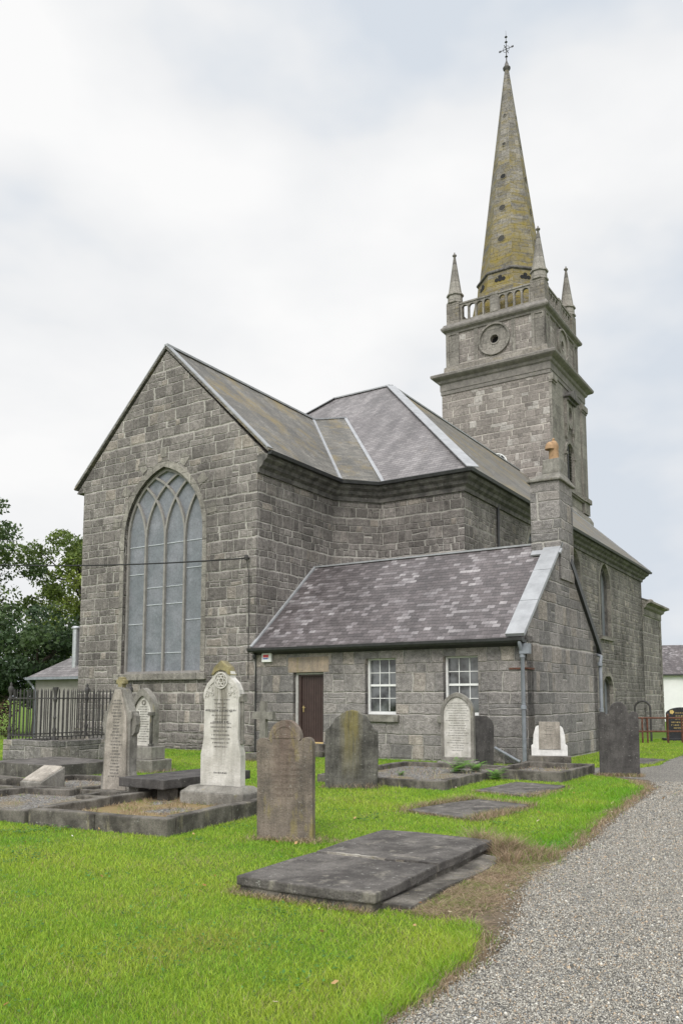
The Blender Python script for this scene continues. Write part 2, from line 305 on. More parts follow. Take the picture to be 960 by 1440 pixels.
# ================================================================== mesh building
class MB:
    def __init__(s): s.v = []; s.f = []
    def add(s, vs, fs):
        b = len(s.v); s.v += [Vector(p) for p in vs]; s.f += [tuple(i + b for i in f) for f in fs]; return s
    def box(s, x0, x1, y0, y1, z0, z1):
        return s.add([(x, y, z) for z in (z0, z1) for y in (y0, y1) for x in (x0, x1)],
                     [(0, 2, 3, 1), (4, 5, 7, 6), (0, 1, 5, 4), (2, 6, 7, 3), (0, 4, 6, 2), (1, 3, 7, 5)])
    def hexa(s, bot, top):      # two quads
        return s.add(list(bot) + list(top), [(3, 2, 1, 0), (4, 5, 6, 7)] + [(i, (i + 1) % 4, 4 + (i + 1) % 4, 4 + i) for i in range(4)])
    def prism(s, loop, fr, d0, d1, holes=()):
        o, ax, ay, n = fr; loops = [list(loop)] + [list(h) for h in holes]
        P = lambda p, d: o + ax * p[0] + ay * p[1] + n * d
        flat = [p for l in loops for p in l]
        tr = tessellate_polygon([[Vector((p[0], p[1], 0)) for p in l] for l in loops])
        N = len(flat); vs = [P(p, d0) for p in flat] + [P(p, d1) for p in flat]
        fs = [tuple(t) for t in tr] + [tuple(N + i for i in reversed(t)) for t in tr]
        b = 0
        for l in loops:
            k = len(l)
            fs += [(b + i, b + (i + 1) % k, N + b + (i + 1) % k, N + b + i) for i in range(k)]
            b += k
        return s.add(vs, fs)
    def slab(s, pts, t):        # thick sheet hanging under its top face
        p = [Vector(q) for q in pts]; n = (p[1] - p[0]).cross(p[2] - p[0]).normalized()
        if n.z < 0: n = -n
        k = len(p)
        return s.add(p + [q - n * t for q in p], [tuple(range(k)), tuple(reversed(range(k, 2 * k)))] + [(i, k + i, k + (i + 1) % k, (i + 1) % k) for i in range(k)])
    def beam(s, a, b, w, h, up=(0, 0, 1)):
        a, b, up = Vector(a), Vector(b), Vector(up); d = (b - a).normalized(); sd = d.cross(up).normalized(); up = sd.cross(d).normalized()
        q = [sd * (x * w / 2) + up * (y * h / 2) for x, y in ((-1, -1), (1, -1), (1, 1), (-1, 1))]
        return s.hexa([a + k for k in q], [b + k for k in q])
    def tube(s, path, r, n=8, caps=True):
        path = [Vector(p) for p in path]; rr = r if isinstance(r, (list, tuple)) else [r] * len(path)
        rings = []; up = Vector((0, 0, 1)); prev = None
        for i, p in enumerate(path):
            d = (path[min(i + 1, len(path) - 1)] - path[max(i - 1, 0)]).normalized()
            ref = prev if prev is not None else (Vector((1, 0, 0)) if abs(d.z) > 0.9 else up)
            a = (ref - d * ref.dot(d)).normalized(); prev = a; b = d.cross(a)
            rings.append([p + (a * math.cos(t) + b * math.sin(t)) * rr[i] for t in [2 * math.pi * k / n for k in range(n)]])
        vs = [q for ring in rings for q in ring]; fs = []
        for i in range(len(path) - 1):
            for k in range(n): fs.append((i * n + k, i * n + (k + 1) % n, (i + 1) * n + (k + 1) % n, (i + 1) * n + k))
        if caps: fs += [tuple(reversed(range(n))), tuple(range((len(path) - 1) * n, len(path) * n))]
        return s.add(vs, fs)
    def lathe(s, prof, c, n=16, rot=0.0, sq=None):
        vs = []; fs = []; L = len(prof)
        for r, z in prof:
            for k in range(n):
                t = rot + 2 * math.pi * k / n; vs.append((c[0] + r * math.cos(t), c[1] + r * math.sin(t), c[2] + z))
        for i in range(L - 1):
            for k in range(n): fs.append((i * n + k, i * n + (k + 1) % n, (i + 1) * n + (k + 1) % n, (i + 1) * n + k))
        fs += [tuple(reversed(range(n))), tuple(range((L - 1) * n, L * n))]
        return s.add(vs, fs)
    def sweep(s, path, prof, closed=False):   # plan path (x,y); profile (offset to the right of travel, z)
        n = len(path); P = [Vector((p[0], p[1])) for p in path]; rings = []
        for i in range(n):
            def nr(a, b): d = (P[b % n] - P[a % n]).normalized(); return Vector((d.y, -d.x))
            if closed or 0 < i < n - 1:
                n0, n1 = nr(i - 1, i), nr(i, i + 1); m = (n0 + n1).normalized(); m = m / max(m.dot(n0), 0.3)
            else: m = nr(i, i + 1) if i == 0 else nr(i - 1, i)
            rings.append([(P[i].x + m.x * o, P[i].y + m.y * o, z) for o, z in prof])
        k = len(prof); vs = [q for r in rings for q in r]; fs = []
        for i in range(n if closed else n - 1):
            j = (i + 1) % n
            for a in range(k): b = (a + 1) % k; fs.append((i * k + a, j * k + a, j * k + b, i * k + b))
        if not closed: fs += [tuple(range(k)), tuple(reversed(range((n - 1) * k, n * k)))]
        return s.add(vs, fs)
    def build(s, name, mat, parent=None, smooth=False, bevel=0.0, jitter=0.0, mats=None):
        bm = bmesh.new(); vs = [bm.verts.new(p) for p in s.v]
        for f in s.f:
            try: bm.faces.new([vs[i] for i in f])
            except ValueError: pass
        bmesh.ops.recalc_face_normals(bm, faces=bm.faces)
        if bevel:
            bmesh.ops.dissolve_limit(bm, angle_limit=R(2), verts=bm.verts, edges=bm.edges)
            ed = [e for e in bm.edges if len(e.link_faces) == 2 and e.calc_face_angle(0) > R(32)]
            bmesh.ops.bevel(bm, geom=ed, offset=bevel, segments=2, profile=0.6, affect='EDGES', clamp_overlap=True)
        if jitter:
            bmesh.ops.subdivide_edges(bm, edges=[e for e in bm.edges if e.calc_length() > 0.25], cuts=2, use_grid_fill=True)
            for v in bm.verts:
                p = v.co; v.co += Vector((math.sin(p.x * 7.1 + p.z * 5.3 + p.y * 3), math.sin(p.y * 6.7 + p.x * 4.1), math.sin(p.x * 3.9 + p.y * 5.9 + p.z * 4))) * jitter
        bm.normal_update()
        uvl = bm.loops.layers.uv.new('UVMap'); Z = Vector((0, 0, 1))
        for f in bm.faces:
            n = f.normal
            if abs(n.z) > 0.98 or n.length < 0.5: t, b = Vector((1, 0, 0)), Vector((0, 1, 0))
            else: t = Z.cross(n).normalized(); b = n.cross(t)
            for l in f.loops: l[uvl].uv = (l.vert.co.dot(t), l.vert.co.dot(b))
            f.smooth = smooth
        me = bpy.data.meshes.new(name); bm.to_mesh(me); bm.free()
        me.materials.append(mat)
        o = bpy.data.objects.new(name, me); COL.objects.link(o)
        if parent is not None: o.parent = parent
        if smooth:
            try: me.set_sharp_from_angle(angle=R(40))
            except Exception: pass
        return o

def tag(o, label=None, cat=None, group=None, kind=None):
    if label: o['label'] = label
    if cat: o['category'] = cat
    if group: o['group'] = group
    if kind: o['kind'] = kind
    return o
def empty(name, loc=(0, 0, 0), rz=0.0, label=None, cat=None, group=None, rx=0.0, ry=0.0):
    o = bpy.data.objects.new(name, None); COL.objects.link(o); o.location = loc; o.rotation_euler = (rx, ry, rz); o.empty_display_size = 0.2
    return tag(o, label, cat, group)
def dup(root, loc=None, rz=None, label=None):
    def cp(o, par):
        c = o.copy(); COL.objects.link(c)
        if par is not None: c.parent = par
        for ch in o.children: cp(ch, c)
        return c
    r = cp(root, None)
    if loc is not None: r.location = loc
    if rz is not None: r.rotation_euler.z = rz
    if label: r['label'] = label
    return r
def dup_part(o, parent, loc=None, rz=None):
    c = o.copy(); COL.objects.link(c); c.parent = parent
    if loc is not None: c.location = loc
    if rz is not None: c.rotation_euler.z = rz
    for ch in o.children: dup_part(ch, c)
    return c

X, Y, Z = Vector((1, 0, 0)), Vector((0, 1, 0)), Vector((0, 0, 1))
def frE(v): return (Vector((0, v, 0)), X, Z, -Y)          # faces east, towards the camera's side
def frS(u): return (Vector((u, 0, 0)), Y, Z, X)
def frW(v): return (Vector((0, v, 0)), -X, Z, Y)
def frN(u): return (Vector((u, 0, 0)), -Y, Z, -X)
def parch(xc, hw, z0, zs, za, n=10):                     # pointed arch opening, counter-clockwise
    rise = za - zs; r = (rise * rise + hw * hw) / (2 * hw); a1 = math.asin(min(1, rise / r)); pts = [(xc - hw, z0), (xc + hw, z0)]
    for i in range(n + 1):
        a = a1 * i / n; pts.append((xc + hw - r + r * math.cos(a), zs + r * math.sin(a)))
    for i in range(1, n + 1):
        a = a1 * (1 - i / n); pts.append((xc - hw + r - r * math.cos(a), zs + r * math.sin(a)))
    return pts
def rarch(xc, hw, z0, zs, n=12, k=1.0):
    return [(xc - hw, z0), (xc + hw, z0)] + [(xc + hw * math.cos(math.pi * i / n), zs + k * hw * math.sin(math.pi * i / n)) for i in range(n + 1)]
def circ(xc, zc, r, n=20, ry=None): return [(xc + r * math.cos(2 * math.pi * i / n), zc + (ry or r) * math.sin(2 * math.pi * i / n)) for i in range(n)]
def rect(x0, x1, z0, z1): return [(x0, z0), (x1, z0), (x1, z1), (x0, z1)]
def strip2d(mb, path, fr, w, d0, d1):                    # a flat bar following a 2-D path
    P = [Vector(p) for p in path]; L = []; Rr = []
    for i, p in enumerate(P):
        d = (P[min(i + 1, len(P) - 1)] - P[max(i - 1, 0)]).normalized(); nn = Vector((-d.y, d.x)) * (w / 2); L.append(p + nn); Rr.append(p - nn)
    o, ax, ay, n = fr; q = lambda p, d: o + ax * p[0] + ay * p[1] + n * d
    for i in range(len(P) - 1):
        mb.hexa([q(Rr[i], d1), q(Rr[i + 1], d1), q(L[i + 1], d1), q(L[i], d1)], [q(Rr[i], d0), q(Rr[i + 1], d0), q(L[i + 1], d0), q(L[i], d0)])

# ================================================================== ground
def zg(x, y):
    return -0.022 * np.maximum(0, np.asarray(y) - 30.0) * (np.asarray(y) < 62) - 0.022 * 32 * (np.asarray(y) >= 62)
def grid_sheet(name, xs, ys, mat, z0=0.0):
    nx, ny = len(xs), len(ys); XX, YY = np.meshgrid(xs, ys); ZZ = zg(XX, YY) + z0
    v = np.stack([XX, YY, ZZ], -1).reshape(-1, 3); f = []
    for j in range(ny - 1):
        for i in range(nx - 1): a = j * nx + i; f.append((a, a + 1, a + nx + 1, a + nx))
    me = bpy.data.meshes.new(name); me.from_pydata(v.tolist(), [], f); me.materials.append(mat)
    o = bpy.data.objects.new(name, me); COL.objects.link(o); return tag(o, kind='structure')
def mat_ground():
    g = NG('turf_and_soil'); o = g.coord('Object')
    c = g.mix(g.mr(g.noise(o, 0.9, 6, 0.6), 0.35, 0.65), (0.085, 0.145, 0.022), (0.135, 0.20, 0.035))
    c = g.mix(g.mr(g.noise(o, 14, 5, 0.7), 0.40, 0.68, 0, 0.5), c, (0.05, 0.075, 0.016))
    g.bump(g.noise(o, 60, 4, 0.7), 0.6, 0.03); return g.fin(c, 0.95, 0.1)
def mat_gravel():
    g = NG('grey_gravel'); o = g.coord('Object'); outs = []
    v = g.n('ShaderNodeTexVoronoi'); v.inputs['Scale'].default_value = 62; g.put(v.inputs['Vector'], o)
    sc = g.n('ShaderNodeSeparateColor'); g.put(sc.inputs[0], v.outputs['Color'])
    c = g.ramp(sc.outputs[0], [(0, (0.13, 0.125, 0.115)), (0.4, (0.26, 0.245, 0.215)), (0.75, (0.35, 0.33, 0.29)), (0.92, (0.40, 0.36, 0.30)), (1, (0.55, 0.53, 0.50))])
    dk = g.mr(v.outputs['Distance'], 0.25, 0.75, 1.0, 0.42); c = g.mix(1.0, c, g.xyz(dk, dk, dk), 'MULTIPLY')
    b = g.mr(g.noise(o, 0.5, 5, 0.6), 0.3, 0.7, 0.85, 1.12); c = g.mix(1.0, c, g.xyz(b, b, b), 'MULTIPLY')
    g.bump(g.math('SUBTRACT', 1.0, v.outputs['Distance']), 0.9, 0.02); return g.fin(c, 0.9, 0.2)
def mat_dirt():
    g = NG('dry_earth'); o = g.coord('Object')
    c = g.mix(g.mr(g.noise(o, 5, 6, 0.7), 0.35, 0.65), (0.11, 0.085, 0.06), (0.20, 0.16, 0.115))
    c = g.mix(g.mr(g.noise(o, 30, 4, 0.7), 0.5, 0.7, 0, 0.6), c, (0.08, 0.065, 0.048))
    g.bump(g.noise(o, 40, 5, 0.75), 0.8, 0.03); return g.fin(c, 0.95, 0.1)
MG, MV, MD = mat_ground(), mat_gravel(), mat_dirt()
grid_sheet('ground', np.concatenate([[-600, -200, -80], np.arange(-40, 61, 5), [120, 250, 600]]), np.concatenate([[-60, -10], np.arange(0, 70, 2.0), [90, 150, 300, 700]]), MG)
def poly_sheet(name, pts, z, mat):
    mb = MB(); tr = tessellate_polygon([[Vector((p[0], p[1], 0)) for p in pts]])
    mb.add([(p[0], p[1], z) for p in pts], [tuple(t) for t in tr]); o = mb.build(name, mat); return tag(o, kind='structure')
# lawn edge beside the path, near to far
LAWN = [(-0.35, 3.0), (0.0, 3.9), (0.22, 4.31), (0.47, 4.65), (0.77, 5.24), (0.96, 5.69), (0.98, 6.05), (0.74, 6.36), (0.47, 6.55), (0.62, 7.0), (1.2, 8.2), (1.62, 9.05), (1.75, 8.55), (1.98, 8.5), (2.47, 9.03), (3.0, 10.1), (3.62, 11.37), (4.6, 13.2), (5.55, 15.0), (5.75, 16.2), (5.6, 16.9), (5.35, 17.4)]
PATHL = [(-0.05, 2.6), (0.14, 4.1), (0.40, 4.5), (0.74, 4.95), (1.08, 5.5), (1.36, 6.3), (1.52, 7.0), (1.85, 7.9), (2.35, 8.65), (2.85, 9.4), (3.4, 10.5), (4.0, 11.7), (5.0, 13.5), (5.85, 15.1), (6.1, 16.3), (5.6, 17.3), (5.05, 18.4)]
FARL = [(5.2, 19.2), (6.0, 19.25), (6.9, 19.1), (7.7, 19.9), (8.6, 21.6), (9.75, 23.4), (12.5, 25.0), (20, 27.5)]
def wob(pts, amp=0.05, step=0.12):
    out = []
    for a, b in zip(pts[:-1], pts[1:]):
        n = max(1, int(math.dist(a, b) / step))
        for i in range(n):
            t = i / n; x = a[0] + (b[0] - a[0]) * t; y = a[1] + (b[1] - a[1]) * t
            out.append((x + amp * math.sin(y * 9.3 + x * 4) * random.random(), y + amp * math.sin(x * 11.7) * random.random()))
    return out + [pts[-1]]
random.seed(3)
pl = wob(PATHL, 0.07); 
poly_sheet('dry_verge', [(-0.9, 2.2)] + LAWN + [(5.1, 19), (7, 19.3), (7, 12), (2, 5), (1.2, 2.2)], 0.004, MD)
poly_sheet('gravel_path', pl + wob(FARL, 0.08) + [(20, 3), (12, 1.5), (0, 1.5)], 0.008, MV)

# ------------------------------------------------------------------ blades, chips: one big mesh each
def inpoly(x, y, poly):
    r = np.zeros(len(x), bool); n = len(poly); j = n - 1
    for i in range(n):
        xi, yi = poly[i]; xj, yj = poly[j]
        if yi != yj: r ^= ((yi > y) != (yj > y)) & (x < (xj - xi) * (y - yi) / (yj - yi) + xi)
        j = i
    return r
def fract_noise(x, y, s=1.0):
    return (np.sin(x * 2.1 * s + 1.3 * np.sin(y * 1.7 * s)) + np.sin(y * 2.6 * s + 1.9 * np.sin(x * 1.1 * s + 2)) + 0.6 * np.sin((x + y) * 5.3 * s) + 0.5 * np.sin((x - 0.7 * y) * 8.7 * s + 1)) / 3.1
def raw_mesh(name, verts, faces_len, loops, cols, mat):
    me = bpy.data.meshes.new(name); nv = len(verts)
    me.vertices.add(nv); me.vertices.foreach_set('co', verts.astype(np.float32).ravel())
    me.loops.add(len(loops)); me.loops.foreach_set('vertex_index', loops.astype(np.int32))
    nf = len(faces_len); me.polygons.add(nf); st = np.concatenate([[0], np.cumsum(faces_len)[:-1]])
    me.polygons.foreach_set('loop_start', st.astype(np.int32)); me.polygons.foreach_set('loop_total', np.asarray(faces_len, np.int32))
    ca = me.color_attributes.new('Col', 'FLOAT_COLOR', 'POINT'); c4 = np.ones((nv, 4), np.float32); c4[:, :3] = cols; ca.data.foreach_set('color', c4.ravel())
    me.update(calc_edges=True); me.validate(); me.materials.append(mat)
    o = bpy.data.objects.new(name, me); COL.objects.link(o); return o
def blades(name, x, y, z, hgt, wid, lean, col, mat):
    n = len(x); a = RNG.uniform(0, 2 * np.pi, n); b = RNG.uniform(0, 2 * np.pi, n)
    wx, wy = np.cos(a) * wid / 2, np.sin(a) * wid / 2; lx, ly = np.cos(b) * lean, np.sin(b) * lean
    v = np.zeros((n, 5, 3))
    v[:, 0] = np.stack([x - wx, y - wy, z], -1); v[:, 1] = np.stack([x + wx, y + wy, z], -1)
    v[:, 2] = np.stack([x + wx * 0.8 + lx * 0.35, y + wy * 0.8 + ly * 0.35, z + hgt * 0.6], -1); v[:, 3] = np.stack([x - wx * 0.8 + lx * 0.35, y - wy * 0.8 + ly * 0.35, z + hgt * 0.6], -1)
    v[:, 4] = np.stack([x + lx, y + ly, z + hgt], -1)
    base = np.arange(n)[:, None] * 5; loops = (base + np.array([0, 1, 2, 3, 3, 2, 4])).ravel(); fl = np.tile([4, 3], n)
    return raw_mesh(name, v.reshape(-1, 3), fl, loops, np.repeat(col, 5, 0), mat)
def scatter(dens, p, y0, y1, xl, xr):                   # density falling with distance (dens at 5 m)
    k = np.linspace(y0, y1, 400); pdf = dens * (5 / k) ** p * (xr(k) - xl(k)); cdf = np.cumsum(pdf); N = int(cdf[-1] * (k[1] - k[0])); cdf /= cdf[-1]
    y = np.interp(RNG.random(N), cdf, k); x = xl(y) + RNG.random(N) * (xr(y) - xl(y)); return x, y

EX = []        # footprints kept clear of grass: (cx, cy, half u, half v, yaw)
PHI = R(-32.63)
def foot(cx, cy, hu, hv, rz=PHI): EX.append((cx, cy, hu, hv, rz))
def clear(x, y):
    ok = np.ones(len(x), bool)
    for cx, cy, hu, hv, rz in EX:
        dx, dy = x - cx, y - cy; u = dx * math.cos(rz) + dy * math.sin(rz); v = -dx * math.sin(rz) + dy * math.cos(rz)
        ok &= ~((abs(u) < hu) & (abs(v) < hv))
    return ok

# ================================================================== the church
GX, GY = -2.58, 24.34
church = empty('church', (GX, GY, 0), PHI, 'grey limestone church with a lichened octagonal spire, slate roofs and a low vestry', 'church')
HW = 3.965; UC = -HW
# ---- chancel
gw = parch(-3.995, 1.785, 2.42, 7.05, 9.33)
mb = MB(); mb.prism([(-2 * HW, -1), (0, -1), (0, 8.98), (0.40, 8.98), (UC, 13.36), (-2 * HW - 0.4, 8.98), (-2 * HW, 8.98)], frE(0), 0, -0.8, [gw])
mb.build('gable_wall', M['wall'], church)
mb = MB(); mb.prism(rect(0.8, 4.24, -1, 9.0), frS(0), 0, -0.7); mb.build('chancel_wall', M['wall'], church); mb = MB(); mb.prism(rect(-4.24, -0.8, -1, 9.0), frN(-2 * HW), 0, -0.7); mb.build('chancel_wall', M['wall'], church)
mb = MB(); mb.box(-2 * HW - 0.06, 0.06, -0.06, 0.0, -1, 0.58); mb.build('plinth', M['rubble'], church)
# east window
win = empty('east_window'); win.parent = church
fr = frE(0.0)
mb = MB(); out = parch(-3.995, 1.97, 2.42, 7.05, 9.59); mb.prism(out, fr, 0.012, -0.34, [[(x, z + (0.001 if z < 2.5 else 0)) for x, z in parch(-3.995, 1.785, 2.42, 7.05, 9.33)]])
for side in (-1, 1):
    for a in (12, 34, 56):
        c = Vector((-3.995 - side * 0.66, 7.05)); d = Vector((math.cos(R(a)) * side, math.sin(R(a)))); t = Vector((-d.y, d.x)); q = c + d * 2.86
        mb.prism([tuple(q + d * i + t * j) for i, j in ((-0.16, -0.13), (-0.16, 0.13), (0.22, 0.17), (0.22, -0.17))], fr, 0.016, -0.1)
mb.prism([(-4.13, 9.66), (-3.86, 9.66), (-3.84, 9.98), (-4.15, 9.98)], fr, 0.018, -0.1)
mb.build('surround', M['ashlar'], win)
mb = MB(); tr = 0.075
def in_arch(x, z, pad=0.0):
    x -= -3.995; hw = 1.785; r = (2.28 ** 2 + hw * hw) / (2 * hw); cx = hw - r
    if z <= 7.05: return abs(x) < hw
    return math.hypot(x - cx, z - 7.05) < r - pad and math.hypot(x + cx, z - 7.05) < r - pad
RR = (2.28 ** 2 + 1.785 ** 2) / (2 * 1.785)
for xm in (-0.8925, 0.0, 0.8925):
    strip2d(mb, [(-3.995 + xm, 2.42), (-3.995 + xm, 6.9)], fr, tr, -0.12, -0.40)
for xm in (-0.8925, 0.0, 0.8925):
    for sg in (-1, 1):
        pts = []
        for i in range(40):
            a = i * 0.035; x = -3.995 + xm + sg * RR * (1 - math.cos(a)); z = 6.9 + RR * math.sin(a)
            if not in_arch(x, z, 0.03): break
            pts.append((x, z))
        if len(pts) > 2: strip2d(mb, pts, fr, tr, -0.122 - 0.002 * sg, -0.40)
o1 = parch(-3.995, 1.783, 2.43, 7.05, 9.328); i1 = parch(-3.995, 1.70, 2.50, 7.05, 9.215)
mb.prism(o1, fr, -0.13, -0.40, [i1]); mb.build('tracery', M['tracery'], win)
mb = MB(); mb.prism(gw, fr, -0.21, -0.24); mb.build('leaded_glass', M['leaded'], win)
mb = MB()
for i, zs in enumerate(((6.75, 5.8, 4.1), (6.75, 5.3, 4.72, 3.1), (6.75, 5.3, 4.72, 3.1), (6.75, 5.85, 4.15))):
    x0 = -3.995 - 1.785 + i * 0.8925
    for z in zs: mb = MB(); mb.box(x0 + 0.05, x0 + 0.84, 0.19, 0.206, z - 0.012, z + 0.012); mb.build('saddle_bar', M['bars'], win)
mb = MB(); mb.box(-6.05, -1.93, -0.12, 0.3, 2.2, 2.42); mb.build('sill', M['ashlar'], win, bevel=0.02)
# ---- nave
cw = Vector((1.2, 4.24 + 1.26, 0)) - Vector((0, 4.24, 0)); ax = cw.normalized(); L = cw.length
mb = MB(); mb.prism(rect(0, L, -1, 9.0), (Vector((0, 4.24, 0)), ax, Z, ax.cross(Z)), 0, -0.5)
mb.prism(rect(1.2, 4.4, -1, 9.0), frE(5.5), 0, -0.7); mb.build('nave_east_wall', M['wall'], church); mb = MB(); mb.prism(rect(-12.33, -9.13, -1, 9.0), frE(5.5), 0, -0.7)
mb.prism([(-8.43 + 0.5, 4.24 - 4.24), (0, 0)][:0] or rect(-0.02, L, -1, 9.0), (Vector((-9.13, 5.5, 0)), Vector((ax.x, -ax.y, 0)), Z, Vector((ax.x, -ax.y, 0)).cross(Z)), 0, -0.5)
mb.build('nave_east_wall', M['wall'], church)
nwin = [(12.55, 4.72), (17.8, 4.72), (23.03, 4.72)]
holes = [parch(v, 1.0, z, 7.3, 8.5) for v, z in nwin] + [parch(23.03, 0.95, 0.35, 1.95, 2.72)]
mb = MB(); mb.prism(rect(6.2, 31.3, -1.2, 9.0), frS(4.4), 0, -0.7, holes); mb.prism(rect(-31.3, -6.2, -1.2, 9.0), frN(-12.33), 0, -0.7)
mb.prism(rect(-4.4, 12.33, -1.2, 9.0), frW(31.3), 0, -0.7)
mb.build('nave_wall', M['rubble'], church)
def lancet(v, hw, z0, zs, za, name):
    w = empty(name); w.parent = church; fr = frS(4.4)
    m = MB(); m.prism(parch(v, hw + 0.2, z0, zs, za + 0.24), fr, 0.015, -0.3, [parch(v, hw - 0.002, z0, zs, za - 0.002)]); m.build('surround', M['ashlar'], w)
    m = MB(); m.prism(parch(v, hw, z0, zs, za), fr, -0.30, -0.34); m.build('leaded_glass', M['leaded'], w)
    m = MB(); strip2d(m, [(v, z0), (v, zs)], fr, 0.1, -0.2, -0.30)
    r = ((za - zs) ** 2 + hw * hw) / (2 * hw)
    for sg in (-1, 1):
        strip2d(m, [(v + sg * r * (1 - math.cos(a)), zs + r * math.sin(a)) for a in [i * 0.09 for i in range(12)] if abs(r * (1 - math.cos(a))) < hw * 0.48], fr, 0.09, -0.20 - 0.003 * sg, -0.30)
    m.prism(parch(v, hw - 0.003, z0 + 0.003, zs, za - 0.003), fr, -0.18, -0.30, [parch(v, hw - 0.11, z0 + 0.1, zs, za - 0.16)])
    m.build('tracery', M['cornice'], w)
    m = MB(); m.box(4.3, 4.52, v - hw - 0.2, v + hw + 0.2, z0 - 0.18, z0); m.build('sill', M['ashlar'], w)
for v, z in nwin: lancet(v, 1.0, z, 7.3, 8.5, 'nave_window')
lancet(23.03, 0.95, 0.35, 1.95, 2.72, 'low_window')
mb = MB(); mb.prism(rect(31.3, 36.4, -1.4, 7.3), frS(4.4), 0, -0.7); mb.prism(rect(-4.4, 0.5, -1.4, 7.3), frW(36.4), 0, -0.7)
mb.build('porch_wall', M['wall'], church)
mb = MB()
for i in range(22):
    z = -0.9 + i * 0.37; k = 0.62 if i % 2 else 0.36; mb.box(3.9, 4.44, 36.44 - k, 36.44, z, z + 0.355)
mb.build('quoin', M['ashlar'], church, bevel=0.015)
# cornices
prof = [(0, 8.52), (0.07, 8.52), (0.09, 8.66), (0.20, 8.74), (0.24, 8.84), (0.36, 8.92), (0.40, 9.02), (0.40, 9.06), (0, 9.06)]
mb = MB(); mb.sweep([(0, -0.02), (0, 4.24), (1.2, 5.5), (4.4, 5.5), (4.4, 31.3), (-3.9, 31.3)], prof); mb.build('cornice', M['cornice'], church)
mb = MB(); gp = [(0.40, 9.04), (0.53, 9.04), (0.56, 9.14), (0.53, 9.16), (0.40, 9.16)]
mb.sweep([(0, 0.0), (0, 4.24), (1.2, 5.5), (4.4, 5.5), (4.4, 31.3), (2, 31.3)], gp); mb.build('gutter', M['gutter'], church)
mb = MB(); mb.sweep([(4.4, 31.35), (4.4, 36.4), (0.5, 36.4)], [(0, 6.55), (0.06, 6.6), (0.06, 6.95), (0.2, 7.05), (0.25, 7.2), (0.5, 7.3), (0.5, 7.42), (0, 7.5)]); mb.build('cornice', M['ashlar'], church)
mb = MB(); mb.slab([(4.8, 31.3, 7.44), (4.8, 36.8, 7.44), (0.0, 36.8, 9.3), (0.0, 31.3, 9.3)], 0.06); mb.build('porch_roof', M['slate_nave'], church)
# roofs
zE = 9.16
a, b = (0.50, 3.92, zE), (1.52, 5.10, zE); c, d = (-3.40, 10.40, 13.98), (UC, 8.73, 13.52)
mb = MB(); mb.slab([(0.50, -0.07, zE), a, d, (UC, -0.07, 13.52)], 0.07)
mb.slab([(UC, -0.07, 13.52), d, (-8.43, 3.92, zE), (-8.43, -0.07, zE)], 0.07); mb.build('chancel_roof', M['slate_chancel'], church)
mb = MB(); mb.slab([a, b, c], 0.07); mb.slab([a, c, d], 0.07); c2 = (-4.53, 10.40, 13.98)
mb.slab([(-8.43, 3.92, zE), d, c2], 0.07); mb.slab([(-8.43, 3.92, zE), c2, (-9.45, 5.1, zE)], 0.07); mb.slab([d, c, c2], 0.07)
mb.build('valley_roof', M['slate_chancel'], church)
TR, TL = (-2.40, 12.75, 16.03), (-5.53, 12.75, 16.03); ER, EL = (4.92, 5.08, zE), (-12.85, 5.08, zE)
mb = MB(); mb.slab([EL, ER, TR, TL], 0.07); mb.build('hip_roof', M['slate_nave'], church)
mb = MB(); mb.slab([ER, (4.92, 31.5, zE), (-2.40, 31.5, 16.03), TR], 0.07); mb.slab([TL, (-5.53, 31.5, 16.03), (-12.85, 31.5, zE), EL], 0.07)
mb.slab([TR, (-2.4, 31.5, 16.03), (-5.53, 31.5, 16.03), TL], 0.07)
mb.build('nave_roof', M['slate_chancel'], church)
mb = MB(); mb.prism([(-4.85, 9.05), (12.8, 9.05), (5.53, 15.95), (2.4, 15.95)], frW(31.2), 0.1, -0.3); mb.build('west_gable', M['wall'], church)
mb = MB()
def lead(p, q, w, up, h=0.035, lift=0.02):
    p, q, up = Vector(p), Vector(q), Vector(up).normalized(); mb = MB(); mb.beam(p + up * lift, q + up * lift, w, h, up); mb.build('lead_flashing', M['lead'], church)
nS = Vector((0.7, 0, 0.714)); nN = Vector((-0.7, 0, 0.714))
lead((0.42, 0.06, zE + 0.07), (UC, 0.06, 13.53), 0.26, nS); lead((-8.35, 0.06, zE + 0.07), (UC, 0.06, 13.53), 0.26, nN)
lead((UC, -0.06, 13.53), d, 0.16, Z, 0.07); lead(d, c, 0.15, Z, 0.06); lead(d, c2, 0.15, Z, 0.06)
lead(a, d, 0.13, (0.8, -0.3, 0.6)); lead(b, c, 0.13, (0.45, -0.6, 0.7)); lead(ER, TR, 0.42, (0.5, -0.5, 0.75)); lead(EL, TL, 0.42, (-0.5, -0.5, 0.75))
lead(TR, TL, 0.2, Z, 0.06); lead(TR, (-2.4, 31.5, 16.03), 0.18, Z, 0.07)
lead((4.9, 31.5, zE + 0.02), (-2.4, 31.5, 16.04), 0.2, nS)

